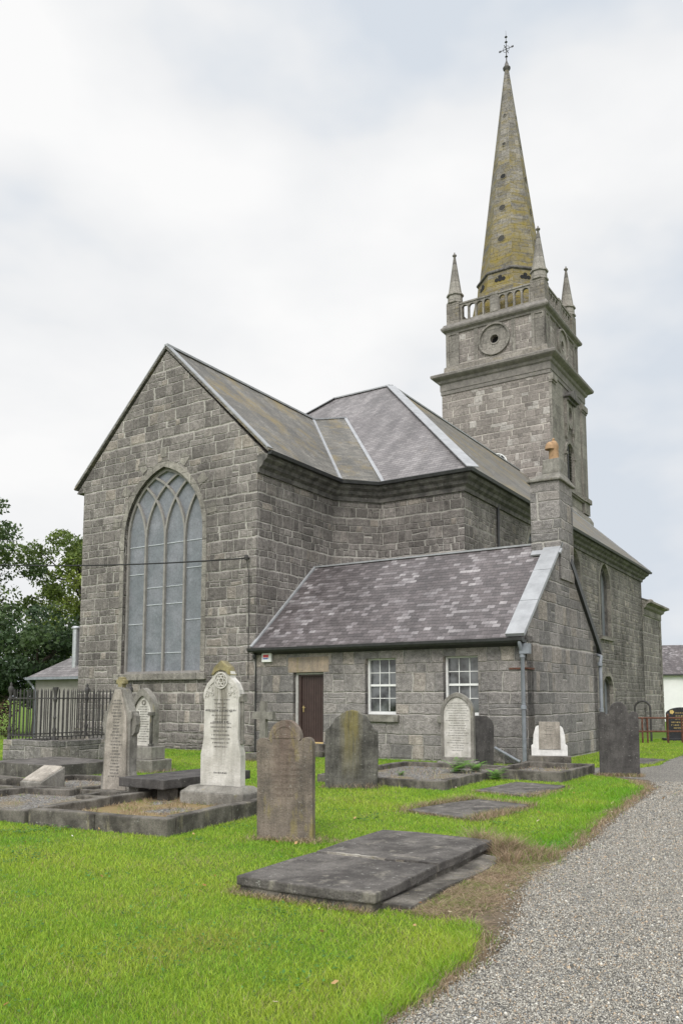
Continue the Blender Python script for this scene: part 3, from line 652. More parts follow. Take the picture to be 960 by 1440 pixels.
# ---- vestry
vh = [rect(1.40, 2.46, 0.34, 2.36), rect(3.83, 4.79, 1.18, 2.70), rect(6.18, 7.15, 1.18, 2.70)]
mb = MB(); mb.prism(rect(0.0, 8.43, -0.6, 3.16), frE(-0.004), 0, -0.45, vh)
mb.prism([(0.44, -0.6), (6.2, -0.6), (6.2, 3.3), (3.1, 5.93), (0.446, 3.62)], frS(8.43), 0, -0.5)
mb.prism([(0, -0.6), (0.446, -0.6), (0.446, 3.62), (0, 3.24)], frS(8.43), 0, -0.449)
mb.prism(rect(-8.43, -4.4, -0.6, 3.2), frW(6.2), 0, -0.4); mb.build('vestry_wall', M['vestry'], church)
mb = MB()
ze = 3.10
mb.slab([(0.0, -0.26, ze), (8.44, -0.26, ze), (8.44, 3.1, 5.98), (0.0, 3.1, 5.98)], 0.06)
mb.slab([(0.0, 3.1, 5.98), (8.44, 3.1, 5.98), (8.44, 6.46, ze), (0.0, 6.46, ze)], 0.06); mb.build('vestry_roof', M['slate_vestry'], church)
mb = MB(); nv = Vector((0, -2.88, 3.36)).normalized(); nv2 = Vector((0, 2.88, 3.36)).normalized()
for i in range(3):
    t0, t1 = i / 3, (i + 1) / 3; p = Vector((8.25, -0.28, ze)); q = Vector((8.25, 2.98, ze + 2.79))
    lead(p.lerp(q, t0 + 0.004), p.lerp(q, t1), 0.48, nv, 0.09, 0.06)
lead((0.03, -0.24, ze + 0.02), (0.03, 3.1, 5.99), 0.10, nv, 0.05); lead((0.0, 3.1, 5.99), (8.0, 3.1, 5.99), 0.14, Z, 0.05, 0.0)
lead((7.70, 2.62, 5.62), (8.55, 2.62, 5.62), 0.22, nv, 0.05, 0.03)
mb = MB(); mb.beam((8.44, 3.62, 5.50), (8.44, 6.5, 3.05), 0.16, 0.20, nv2); mb.build('bargeboard', M['gutter'], church)
mb = MB(); mb.sweep([(-0.04, 0.0), (8.45, 0.0)], [(0.20, 3.0), (0.24, 2.97), (0.32, 2.97), (0.36, 3.02), (0.37, 3.09), (0.20, 3.09)])
mb.sweep([(0, 0), (8.43, 0)], [(0.004, 2.90), (0.10, 2.95), (0.20, 3.0), (0.20, 3.05), (0.004, 3.05)]); mb.build('gutter', M['gutter'], church)
mb = MB(); px, py = 8.36, -0.12
mb.tube([(8.36, -0.30, 3.0), (8.36, -0.28, 2.9), (px, py, 2.74), (px, py, 0.0)], 0.05, 10)
for z in (2.74, 2.60, 1.35): mb.lathe([(0.05, 0), (0.072, 0.01), (0.072, 0.09), (0.05, 0.1)], (px, py, z), 10)
mb.box(8.31, 8.55, -0.20, -0.02, 2.70, 2.95)
mb.build('downpipe', M['pipe_grey'], church, smooth=True)
mb = MB(); mb.tube([(7.6, -0.12, 0.42), (8.25, -0.14, 0.10)], 0.035, 8); mb.build('waste_pipe', M['pipe_grey'], church, smooth=True)
mb = MB(); mb.tube([(0.08, -0.10, 2.9), (0.06, -0.06, 2.8), (0.06, -0.05, -0.1)], 0.022, 8); mb.lathe([(0.03, 0), (0.06, 0.08), (0.05, 0.14)], (0.02, -0.08, 2.78), 10); mb.build('downpipe', M['gutter'], church, smooth=True)
mb = MB(); mb.tube([(8.30, 6.45, 3.0), (8.52, 6.40, 2.9), (8.50, 6.32, 2.72), (8.50, 6.28, -0.3)], 0.055, 10)
for z in (2.6, 1.2): mb.lathe([(0.055, 0), (0.08, 0.01), (0.08, 0.1), (0.055, 0.11)], (8.50, 6.28, z), 10)
mb.build('downpipe', M['pipe_grey'], church, smooth=True)
mb = MB(); mb.tube([(4.46, 8.4, 9.0), (4.46, 8.4, 5.0)], 0.05, 8); mb.build('downpipe', M['gutter'], church, smooth=True)
mb = MB(); mb.box(7.98, 8.47, -0.04, 0.02, 2.33, 2.37); mb.box(8.40, 8.46, -0.04, 0.45, 2.33, 2.37); mb.build('iron_strap', M['rust'], church)
# chimney
ch = empty('chimney'); ch.parent = church
mb = MB(); mb.box(7.66, 8.49, 2.72, 3.92, 4.9, 7.68); mb.build('stack', M['vestry'], ch)
mb = MB(); mb.hexa([(7.58, 2.64, 7.68), (8.57, 2.64, 7.68), (8.57, 4.0, 7.68), (7.58, 4.0, 7.68)], [(7.58, 2.64, 7.75), (8.57, 2.64, 7.75), (8.57, 4.0, 7.75), (7.58, 4.0, 7.75)])
mb.hexa([(7.60, 2.66, 7.75), (8.55, 2.66, 7.75), (8.55, 3.98, 7.75), (7.60, 3.98, 7.75)], [(7.93, 2.88, 7.95), (8.47, 2.88, 7.95), (8.47, 3.66, 7.95), (7.93, 3.66, 7.95)])
mb.hexa([(7.94, 2.90, 7.95), (8.46, 2.90, 7.95), (8.46, 3.64, 7.95), (7.94, 3.64, 7.95)], [(7.97, 2.92, 8.36), (8.45, 2.92, 8.36), (8.45, 3.62, 8.36), (7.97, 3.62, 8.36)])
mb.build('cap', M['g_grey'], ch, bevel=0.02, jitter=0.008)
mb = MB(); pc = (8.22, 3.2, 8.34)
mb.lathe([(0.17, 0), (0.18, 0.03), (0.145, 0.05), (0.135, 0.26), (0.13, 0.36), (0.14, 0.42), (0.125, 0.52), (0.075, 0.60), (0.035, 0.62), (0.045, 0.66), (0.0, 0.71)], pc, 18)
mb.lathe([(0.14, -0.05), (0.13, 0.04), (0.10, 0.12), (0.04, 0.17), (0.0, 0.18)], (8.14, 3.10, 8.74), 14)
mb.build('pot', M['terracotta'], ch, smooth=True)
# door
dr = empty('door'); dr.parent = church
mb = MB(); mb.box(1.58, 2.40, 0.22, 0.27, 0.36, 2.27)
for i in range(10): mb.box(1.585 + i * 0.0815, 1.585 + i * 0.0815 + 0.07, 0.205, 0.22, 0.38, 2.25)
mb.build('leaf', M['brown_paint'], dr)
mb = MB(); mb.box(1.49, 1.575, 0.16, 0.30, 0.36, 2.30); mb.box(2.385, 2.45, 0.16, 0.30, 0.36, 2.30); mb.box(1.575, 2.385, 0.16, 0.30, 2.25, 2.30); mb.build('frame', M['brown_paint'], dr)
mb = MB(); mb.box(1.41, 1.488, 0.12, 0.31, 0.36, 2.35); mb.box(1.488, 2.455, 0.12, 0.31, 2.302, 2.35); mb.build('architrave', M['pale_frame'], dr)
mb = MB(); mb.box(1.62, 1.66, 0.185, 0.205, 1.22, 1.40); mb.tube([(1.64, 0.19, 1.35), (1.64, 0.14, 1.35), (1.74, 0.14, 1.35)], 0.011, 8); mb.build('handle', M['brass'], dr)
mb = MB(); mb.box(1.41, 2.45, 0.10, 0.32, 0.343, 0.375); mb.build('threshold', M['yellow_sill'], dr)
mb = MB(); mb.box(1.2, 2.7, -0.42, -0.01, -0.2, 0.16); mb.box(1.34, 2.52, -0.12, 0.12, 0.05, 0.342); mb.build('step', M['kerb'], dr, bevel=0.015)
mb = MB(); mb.box(1.22, 2.64, -0.012, 0.2, 2.361, 2.80); mb.build('lintel', gravestone('brown_lintel', (0.34, 0.27, 0.20), (0.24, 0.2, 0.16), streak=0.3), dr, bevel=0.01)
# sash windows
def sash(u0, u1, z0, z1):
    w = empty('sash_window'); w.parent = church
    yb = 0.16
    m = MB(); m.prism(rect(u0 + 0.002, u1 - 0.002, z0 + 0.002, z1 - 0.002), frE(yb), 0, -0.16, [rect(u0 + 0.055, u1 - 0.02, z0 + 0.08, z1 - 0.04)])
    zm = (z0 + z1) / 2 + 0.03; m.box(u0 + 0.075, u1 - 0.02, yb + 0.02, yb + 0.1, zm - 0.028, zm + 0.028)
    ia, ib = u0 + 0.055, u1 - 0.02
    for i in (1, 2): x = ia + (ib - ia) * i / 3; m.box(x - 0.009, x + 0.009, yb + 0.045, yb + 0.075, z0 + 0.09, z1 - 0.05)
    for zz in ((z0 + 0.09 + zm) / 2, (zm + z1 - 0.05) / 2): m.box(ia, ib, yb + 0.048, yb + 0.078, zz - 0.009, zz + 0.009)
    m.build('frame', M['white_paint'], w)
    m = MB(); m.box(ia - 0.01, ib + 0.01, yb + 0.06, yb + 0.07, z0 + 0.08, z1 - 0.04); m.build('pane', M['glass'], w)
    m = MB(); m.box(u0 - 0.14, u1 + 0.10, -0.10, 0.16, z0 - 0.19, z0); m.build('sill', M['g_grey'], w, bevel=0.015)
sash(3.83, 4.79, 1.18, 2.70); sash(6.18, 7.15, 1.18, 2.70)

# ---- tower
tw = empty('tower'); tw.parent = church
TV, HT = 29.45, 3.72; TC = TV + HT
def ring(z0, z1, h, name=None):      # hollow square storey as four walls
    pass
lv = rarch(33.15, 0.82, 15.15, 17.55, 12)
mb = MB()
mb.prism(rect(UC - HT, UC + HT, 8.0, 23.0), frE(TV), 0, -0.6, [rarch(UC, 0.85, 14.2, 16.58, 12)])
mb.prism(rect(-(TV + 2 * HT - 0.6), -(TV + 0.6), 8.0, 23.0), frN(UC - HT), 0, -0.6); mb.prism(rect(-(UC + HT), -(UC - HT), 8.0, 23.0), frW(TV + 2 * HT), 0, -0.6)
mb.prism(rect(-4, 12, -1.4, 8.0), frW(36.5), 0, -0.6)
mb.build('shaft', M['tower'], tw)
mb = MB(); mb.prism(rect(TV + 0.6, TV + 2 * HT - 0.6, 8.0, 23.0), frS(UC + HT), 0, -0.6, [lv, circ(33.15, 20.3, 0.36, 18, 0.55)]); mb.prism(rect(TV + 0.002, TV + 0.6, 8.0, 23.0), frS(UC + HT + 0.004), 0, -0.05); mb.build('shaft_face', M['ashlar'], tw)
def sq(h, dv=0.0): return [(UC - h, TC - h), (UC - h, TC + h), (UC + h, TC + h), (UC + h, TC - h)][::-1]
def band(name, prof, h, mat, par=tw):
    m = MB(); p = [(UC + h, TC - h), (UC + h, TC + h), (UC - h, TC + h), (UC - h, TC - h)]; m.sweep(p, prof, True); return m.build(name, mat, par)
band('cornice', [(0, 22.0), (0.06, 22.02), (0.06, 22.25), (0.10, 22.28), (0.10, 22.72), (0.2, 22.80), (0.26, 22.95), (0.5, 23.08), (0.58, 23.15), (0.60, 23.30), (0.54, 23.36), (-0.3, 23.5)], HT, M['mould'])
band('plinth_course', [(0.02, 13.2), (0.35, 13.25), (0.35, 13.75), (0.2, 14.05), (0.02, 14.2)], HT, M['ashlar'])
# clock stage
HB = 3.40
m = MB()
oc = circ(UC, 25.25, 0.30, 20); oS = circ(TC, 25.25, 0.30, 20)
m.prism(rect(UC - HB, UC + HB, 23.2, 26.5), frE(TC - HB), 0, -0.5, [oc]); m.prism(rect(TC - HB + 0.5, TC + HB - 0.5, 23.2, 26.5), frS(UC + HB), 0, -0.5, [oS])
m.prism(rect(-(TC + HB - 0.5), -(TC - HB + 0.5), 23.2, 26.5), frN(UC - HB), 0, -0.5); m.prism(rect(-(UC + HB), -(UC - HB), 23.2, 26.5), frW(TC + HB), 0, -0.5)
m.build('upper_stage', M['tower'], tw)
band('base_course', [(0, 23.3), (0.22, 23.36), (0.20, 23.95), (0.06, 24.1), (0, 24.12)], HB, M['lich_ashlar'])
m = MB()
for fr, cc in ((frE(TC - HB), UC), (frS(UC + HB), TC)):
    for sgn in (-1, 1):
        x0, x1 = sorted((cc + sgn * (HB + 0.09), cc + sgn * (HB - 0.85)))
        m.prism(rect(x0, x1, 23.9, 26.42), fr, 0.09, -0.05, [rect(x0 + 0.2, x1 - 0.2, 24.3, 26.25)])
        m.prism(rect(x0 + 0.19, x1 - 0.19, 24.28, 26.27), fr, 0.03, -0.05)
        xa = cc + sgn * 1.45; m.prism(rect(min(xa, cc + sgn * 1.16), max(xa, cc + sgn * 1.16), 23.95, 26.42), fr, 0.05, -0.05)
    m.prism(circ(cc, 25.25, 1.10, 36), fr, 0.19, -0.05, [circ(cc, 25.25, 0.98, 36)]); m.prism(circ(cc, 25.25, 0.98, 36), fr, 0.055, -0.05, [circ(cc, 25.25, 0.32, 24)])
    m.prism(circ(cc, 25.25, 0.38, 24), fr, 0.09, -0.04, [circ(cc, 25.25, 0.29, 24)])
m.build('panelling', M['ashlar'], tw)
for bb in ((UC - 0.5, UC + 0.5, TC - HB + 0.35, TC - HB + 0.45, 24.7, 25.8), (UC + HB - 0.45, UC + HB - 0.35, TC - 0.5, TC + 0.5, 24.7, 25.8), (UC + HT - 0.55, UC + HT - 0.45, 32.2, 34.1, 15, 21)): m = MB(); m.box(*bb); m.build('opening_shade_backing', M['black_shade'], tw)  # black backing boxes stand in for the shade behind the openings
band('top_cornice', [(0, 26.3), (0.1, 26.34), (0.12, 26.46), (0.3, 26.56), (0.36, 26.66), (0.36, 26.76), (0.28, 26.82), (0.2, 27.0), (-0.6, 27.05)], HB, M['mould'])
# lunette over the nave ridge, seen above the roof
lw = empty('lunette_window'); lw.parent = tw
m = MB(); fr = frE(TV); m.prism(rarch(UC, 0.84, 14.25, 16.58, 16), fr, -0.02, -0.12, [rarch(UC, 0.77, 14.35, 16.58, 16)])
for a in (30, 60, 90, 120, 150): strip2d(m, [(UC + 0.2 * math.cos(R(a)), 16.58 + 0.2 * math.sin(R(a))), (UC + 0.75 * math.cos(R(a)), 16.58 + 0.75 * math.sin(R(a)))], fr, 0.05, -0.03, -0.1)
m.build('frame', M['white_paint'], lw)
m = MB(); m.prism(rarch(UC, 0.84, 14.25, 16.58, 16), fr, -0.2, -0.24); m.build('pane', M['glass'], lw)
# south face: pilasters, belfry louvres, oculus with hood
fr = frS(UC + HT)
for v0, v1 in ((TV - 0.005, TV + 0.72), (TV + 2 * HT - 0.95, TV + 2 * HT + 0.1)):
    m = MB(); m.prism(rect(v0, v1, 15.3, 21.55), fr, 0.12, -0.05); m.prism(rect(v0 - 0.08, v1 + 0.08, 21.55, 21.95), fr, 0.24, -0.05); m.prism(rect(v0 - 0.05, v1 + 0.05, 21.42, 21.56), fr, 0.17, -0.05)
    m.prism(rect(v0 - 0.1, v1 + 0.12, 14.2, 15.0), fr, 0.18, -0.05); m.prism(rect(v0 - 0.16, v1 + 0.22, 15.0, 15.32), fr, 0.30, -0.05); m.build('pilaster', M['ashlar'], tw)
m = MB(); m.prism(rect(TV + 0.8, TV + 2 * HT - 1.1, 15.0, 15.18), fr, 0.25, -0.05); m.prism(rect(TV + 0.8, TV + 2 * HT - 1.1, 14.9, 15.02), fr, 0.15, -0.05)
m.build('string_course', M['ashlar'], tw)
bl = empty('belfry_louvre'); bl.parent = tw
m = MB(); m.prism(rarch(33.15, 1.02, 15.18, 17.55, 14), fr, 0.10, -0.1, [rarch(33.15, 0.815, 15.2, 17.55, 14)])
for sg in (-1, 1): m.prism(rect(33.15 + sg * 0.95 - 0.16, 33.15 + sg * 0.95 + 0.16, 17.45, 17.65), fr, 0.16, -0.05)
m.build('surround', M['ashlar'], bl)
m = MB()
for i in range(17):
    z = 15.25 + i * 0.185; hw = 0.8 if z < 17.5 else math.sqrt(max(0.02, 0.8 ** 2 - (z - 17.5) ** 2))
    m.hexa([(UC + HT - 0.30, 33.15 - hw, z + 0.13), (UC + HT - 0.30, 33.15 + hw, z + 0.13), (UC + HT - 0.28, 33.15 + hw, z + 0.15), (UC + HT - 0.28, 33.15 - hw, z + 0.15)],
           [(UC + HT - 0.10, 33.15 - hw, z), (UC + HT - 0.10, 33.15 + hw, z), (UC + HT - 0.08, 33.15 + hw, z + 0.02), (UC + HT - 0.08, 33.15 - hw, z + 0.02)])
m.box(UC + HT - 0.14, UC + HT - 0.05, 33.10, 33.20, 15.2, 18.3)
m.build('slats', M['louvre'], bl)
ou = empty('hooded_oculus'); ou.parent = tw
m = MB(); m.prism(circ(33.15, 20.3, 0.66, 24, 0.92), fr, 0.16, -0.05, [circ(33.15, 20.3, 0.36, 24, 0.56)])
for sg in (-1, 1):
    m.prism([(33.15 + sg * x, z) for x, z in ((0.5, 21.1), (0.95, 21.2), (0.85, 20.3), (0.98, 19.5), (0.75, 18.95), (0.55, 19.2), (0.62, 19.7))][::sg], fr, 0.2, -0.05)
    m.prism([(33.15 + sg * x, z) for x, z in ((0.7, 19.2), (0.9, 19.3), (0.85, 18.7), (0.7, 18.5))][::sg], fr, 0.14, -0.05)
m.build('scrolled_frame', M['ashlar'], ou)
m = MB()
m.prism([(32.1, 21.28), (34.2, 21.28), (34.2, 21.38), (33.15, 21.95), (32.1, 21.38)], fr, 0.5, -0.05, [(32.5, 21.36), (33.8, 21.36), (33.15, 21.74)][:0] and []); m.prism([(32.25, 21.1), (34.05, 21.1), (34.05, 21.29), (32.25, 21.29)], fr, 0.32, -0.05)
m.build('hood', M['cornice'], ou)
# balustrade: four pierced parapets, one mesh each
def balus(frm, c0):
    m = MB(); L0, L1 = c0 - HB + 0.45, c0 + HB - 0.45; holes = []; n = 11; step = (L1 - L0) / n
    for i in range(n):
        if i == 5:
            continue
        xc = L0 + (i + 0.5) * step; holes.append(rarch(xc, step * 0.40, 27.24, 28.04, 8))
    m.prism(rect(L0, L1, 27.0, 28.36), frm, -0.08, -0.30, holes)
    m.prism(rect(L0, L1, 28.36, 28.47), frm, -0.02, -0.36); m.prism(rect(L0, L1, 27.02, 27.20), frm, -0.03, -0.35)
    x4 = L0 + 5.5 * step; m.prism(rect(x4 - 0.26, x4 + 0.26, 27.2, 28.36), frm, 0.0, -0.36); m.prism(rect(x4 - 0.3, x4 + 0.3, 28.362, 28.53), frm, 0.03, -0.4)
    return m.build('balustrade', M['ashlar'], tw)
balus(frE(TC - HB), UC); balus(frS(UC + HB), TC); balus(frN(UC - HB), -TC); balus(frW(TC + HB), -UC)
# corner pinnacles
m = MB(); m.box(-0.46, 0.46, -0.46, 0.46, 26.95, 28.55)
pn = m.build('pinnacle', M['lich_ashlar'], tw)
m = MB()
for z, r in ((28.55, 0.60), (29.12, 0.60)): m.lathe([(r - 0.1, 0), (r, 0.06), (r, 0.16), (r - 0.12, 0.22)], (0, 0, z), 8, R(22.5))
m.lathe([(0.52, 28.6), (0.50, 29.3), (0.47, 29.32), (0.07, 32.1), (0.14, 32.14), (0.15, 32.22), (0.05, 32.3), (0.03, 32.42)], (0, 0, 0), 8, R(22.5)); m.build('spirelet', M['ashlar'], pn)
k = HB - 0.42
pn.location = (UC - k, TC - k, 0)
for sx, sy in ((1, -1), (1, 1), (-1, 1)): dup_part(pn, tw, (UC + sx * k, TC + sy * k, 0))
# spire
sp = empty('spire'); sp.parent = church
m = MB(); m.lathe([(2.95, 26.9), (2.75, 28.4), (2.55, 29.35), (2.42, 29.45), (2.32, 30.55)], (UC, TC, 0), 8, R(22.5)); m.build('drum', M['spire'], sp)
m = MB(); m.lathe([(2.30, 30.5), (2.44, 30.58), (2.44, 30.68), (2.28, 30.8)], (UC, TC, 0), 8, R(22.5)); m.build('collar', M['cornice'], sp)
m = MB(); m.lathe([(2.22, 30.75), (0.15, 46.9)], (UC, TC, 0), 8, R(22.5)); m.build('cone', M['spire'], sp)
for zc, rr in ((33.1, 0.24), (35.5, 0.22), (38.0, 0.18), (40.6, 0.13), (43.0, 0.09)):
    for a in (270, 0):
        rad = (2.22 - (zc - 30.75) * 2.07 / 16.15) * math.cos(R(22.5)); n = Vector((math.cos(R(a)), math.sin(R(a)), 0.118)).normalized(); t = Z.cross(n).normalized(); b2 = n.cross(t)
        o = Vector((UC, TC, zc)) + Vector((n.x, n.y, 0)) * rad
        m = MB(); m.prism(circ(0, 0, rr + 0.04, 20), (o, t, b2, n), 0.04, -0.1, [circ(0, 0, rr, 20)]); vo = m.build('vent_opening', M['spire'], sp); m = MB(); m.prism(circ(0, 0, rr, 16), (o, t, b2, n), 0.026, -0.1); m.build('vent_shade_disc', M['vent_shade' if zc != 38.0 else 'black_shade'], vo)  # raised discs, no holes: the vent shade is put into their dark colour
for a in range(0, 360, 45):
    rad = 2.37 * math.cos(R(22.5)); n = Vector((math.cos(R(a)), math.sin(R(a)), 0.07)).normalized(); t = Z.cross(n).normalized(); b2 = n.cross(t); o = Vector((UC, TC, 30.0)) + Vector((n.x, n.y, 0)) * rad
    m = MB()
    for dx, dz in ((0, 0.15), (-0.24, -0.04), (0.24, -0.04), (0, -0.05)): m.prism(circ(dx, dz, 0.145, 14), (o, t, b2, n), 0.03 + dx * 0.006 + dz * 0.01, -0.1)
    m.build('quatrefoil', M['black_shade'], sp)  # raised near-black discs paint the shade of pierced foils
m = MB(); m.lathe([(0.15, 46.8), (0.26, 46.95), (0.28, 47.06), (0.17, 47.18), (0.14, 47.36), (0.08, 47.5), (0.03, 47.7)], (UC, TC, 0), 12); m.build('finial_cap', M['cornice'], sp, smooth=True)
m = MB(); m.tube([(UC, TC, 47.5), (UC, TC, 48.9), (UC, TC, 50.0)], [0.045, 0.03, 0.008], 8)
for dz, Ln in ((48.55, 0.42),): m.tube([(UC - Ln, TC, dz), (UC + Ln, TC, dz)], 0.024, 6); m.tube([(UC, TC - Ln, dz), (UC, TC + Ln, dz)], 0.024, 6)
for ii in (-1, 1): m.box(UC + ii * 0.47 - 0.08, UC + ii * 0.47 + 0.08, TC - 0.03, TC + 0.03, 48.5, 48.6)
m.tube([(UC + 0.24 * math.cos(a), TC, 48.55 + 0.24 * math.sin(a)) for a in [i * math.pi / 8 for i in range(17)]], 0.017, 6, False)
for dz in (47.95, 49.1, 49.5):
    m.lathe([(0.02, -0.06), (0.11, 0), (0.02, 0.06)], (UC, TC, dz), 8)
m.build('iron_cross', M['gutter'], sp)

# ---- north outbuilding against the chancel
ob = empty('lean_to', (GX, GY, 0), PHI, 'low rendered lean-to with a hipped slate roof and a metal flue behind the church gable', 'outbuilding')
m = MB(); m.box(-13.2, -8.0, 2.2, 6.5, -0.5, 2.42); m.build('wall', M['render'], ob)
m = MB()
m.slab([(-13.45, 1.95, 2.45), (-7.95, 1.95, 2.45), (-7.95, 4.3, 4.1), (-11.0, 4.3, 4.1)], 0.07); m.slab([(-13.45, 6.75, 2.45), (-13.45, 1.95, 2.45), (-11.0, 4.3, 4.1)], 0.07); m.slab([(-7.95, 6.75, 2.45), (-13.45, 6.75, 2.45), (-11.0, 4.3, 4.1), (-7.95, 4.3, 4.1)], 0.07)
m.build('roof', M['slate_nave'], ob)
m = MB(); m.beam((-13.45, 1.9, 2.40), (-7.95, 1.9, 2.40), 0.1, 0.1); m.tube([(-13.3, 1.9, 2.35), (-13.25, 2.1, 2.1), (-13.1, 2.12, 1.9), (-13.1, 2.12, -0.2)], 0.05, 8); m.build('gutter', M['pipe_grey'], ob)
m = MB(); m.lathe([(0.13, 2.7), (0.13, 4.38), (0.19, 4.40), (0.19, 4.44), (0.13, 4.5)], (-11.3, 2.6, 0), 14); m.build('flue', M['metal_flue'], ob, smooth=True)

# ---- overhead cable and alarm box fixed to the church
cb = empty('overhead_cable', (GX, GY, 0), PHI, 'thin black cable strung across the church gable to a wall bracket', 'cable')
m = MB(); m.tube([(-0.30 - 24 * t, -0.14 - 3.2 * t, 5.86 + 0.2 * t + 2.35 * t * t) for t in [i / 24 for i in range(25)]], 0.022, 6); m.build('wire', M['cable'], cb)
m = MB(); m.tube([(-0.28, 0.02, 5.88), (-0.28, -0.14, 5.88)], 0.03, 6); m.lathe([(0.05, -0.08), (0.07, 0), (0.05, 0.08)], (-0.28, -0.14, 5.88), 8); m.tube([(-0.28, -0.14, 5.88), (-0.25, -0.05, 5.4), (-0.25, -0.03, 2.2)], 0.012, 5); m.build('bracket', M['iron'], cb)
al = empty('alarm_box', (GX, GY, 0), PHI, 'small white alarm box with a red and blue mark above the brown door', 'alarm box')
m = MB(); m.box(0.31, 0.66, -0.10, -0.006, 2.68, 2.95); m.build('case', M['white_paint'], al, bevel=0.02)
m = MB(); m.box(0.37, 0.57, -0.104, -0.101, 2.82, 2.90); m.build('red_mark', plain('red_print', (0.55, 0.06, 0.07), 0.5), al)
m = MB(); m.box(0.37, 0.55, -0.104, -0.101, 2.765, 2.80); m.build('blue_mark', plain('blue_print', (0.06, 0.10, 0.4), 0.5), al)

# ================================================================== the graves
def line_marks(mb, x0, x1, z, h, fr_y, dens=0.75, seed=0):
    rnd = random.Random(seed); x = x0
    while x < x1:
        w = h * rnd.uniform(0.35, 0.7)
        if rnd.random() < dens:
            k = rnd.random(); t = h * 0.2
            if k < 0.6: mb.box(x, x + t, fr_y - 0.003, fr_y + 0.002, z, z + h)
            if k > 0.3: mb.box(x + t * 1.1, min(x + w * 0.8, x1), fr_y - 0.003, fr_y + 0.002, z + h * (0.8 if k < 0.7 else 0.4), z + h * (1.0 if k < 0.7 else 0.6))
            if k > 0.75: mb.box(x + w * 0.55, x + w * 0.55 + t, fr_y - 0.0026, fr_y + 0.002, z, z + h * 0.9)
        x += w
def inscribe(parent, mat, rows, fr_y, xw, seed, h=0.028, name='carved_lettering'):
    rnd = random.Random(seed)
    for z in rows:
        m = MB(); k = xw * rnd.uniform(0.45, 1.0); line_marks(m, -k, k, z, h, fr_y, 1.0, rnd.random()); m.build(name, mat, parent)
FL = (Vector((0, 0, 0)), X, Z, -Y)
def frY(y): return (Vector((0, y, 0)), X, Z, -Y)
def arc(cx, cz, r, a0, a1, n=8, ry=None): return [(cx + r * math.cos(R(a0 + (a1 - a0) * i / n)), cz + (ry or r) * math.sin(R(a0 + (a1 - a0) * i / n))) for i in range(n + 1)]

# A: brown shouldered headstone
A = empty('headstone', (-0.66, 9.62, 0), R(-16), 'brown lichened headstone with round head and knuckled shoulders beside the cracked ledger', 'headstone', rx=R(-1.5), ry=R(-1.2))
pts = [(-0.335, -0.3), (0.335, -0.3), (0.345, 1.10)] + arc(0.265, 1.10, 0.08, 0, 150, 6) + [(0.175, 1.135)] + arc(0.0, 1.16, 0.195, 0, 180, 14, 0.225) + [(-0.175, 1.135)] + arc(-0.265, 1.10, 0.08, 30, 180, 6) + [(-0.345, 1.10)]
m = MB(); m.prism(pts, FL, 0.0, -0.115); m.build('slab', M['g_brown'], A, bevel=0.016, jitter=0.004)
inscribe(A, plain('worn_letters', (0.13, 0.10, 0.08), 0.9), [1.02 - i * 0.075 for i in range(8)], 0.0, 0.22, 4, 0.026)
m = MB(); m.prism(arc(0, 1.17, 0.14, 0, 180, 12), FL, 0.007, -0.01, [arc(0, 1.18, 0.122, 0, 180, 12)]); m.build('carved_head', M['g_brown'], A)
foot(-0.66, 9.66, 0.4, 0.1, R(-16))
# B: dark cyma headstone
B = empty('headstone', (0.17, 14.94, 0), R(-8), 'dark scroll-topped headstone streaked with yellow lichen, standing alone in the lawn', 'headstone', rx=R(-1))
pts = [(-0.47, -0.3), (0.485, -0.3), (0.485, 1.04)] + [(0.40, 1.09), (0.33, 1.20), (0.27, 1.31), (0.17, 1.36), (0.09, 1.40), (0, 1.42), (-0.1, 1.40), (-0.19, 1.34), (-0.27, 1.29), (-0.33, 1.19), (-0.40, 1.10)] + [(-0.485, 1.05)]
m = MB(); m.prism(pts, FL, 0.0, -0.13); m.build('slab', M['g_dark'], B, bevel=0.018, jitter=0.006)
foot(0.17, 14.98, 0.5, 0.1, R(-8))
# C: white gothic headstone
C = empty('headstone', (-1.80, 12.20, 0), R(-27), 'tall white marble gothic headstone with carved rosette and yellow lichened peak', 'headstone')
body = [(-0.36, 0.34), (0.36, 0.34), (0.36, 0.80), (0.325, 0.95), (0.31, 1.05), (0.31, 1.60), (0.33, 1.66)] + [(0.31, 1.76), (0.26, 1.86), (0.17, 1.94), (0.17, 2.00), (0.12, 2.10), (0.0, 2.19), (-0.12, 2.10), (-0.17, 2.00), (-0.17, 1.94), (-0.26, 1.86), (-0.31, 1.76)] + [(-0.33, 1.66), (-0.31, 1.60), (-0.31, 1.05), (-0.325, 0.95), (-0.36, 0.80)]
m = MB(); m.prism(body, FL, 0, -0.14); m.build('slab', M['g_white_c'], C, bevel=0.012)
m = MB(); m.hexa([(-0.56, -0.22, -0.1), (0.56, -0.22, -0.1), (0.56, 0.30, -0.1), (-0.56, 0.30, -0.1)], [(-0.56, -0.22, 0.26), (0.56, -0.22, 0.26), (0.56, 0.30, 0.26), (-0.56, 0.30, 0.26)])
m.hexa([(-0.56, -0.22, 0.26), (0.56, -0.22, 0.26), (0.56, 0.30, 0.26), (-0.56, 0.30, 0.26)], [(-0.46, -0.12, 0.345), (0.46, -0.12, 0.345), (0.46, 0.22, 0.345), (-0.46, 0.22, 0.345)]); m.build('plinth', M['g_grey'], C, bevel=0.012)
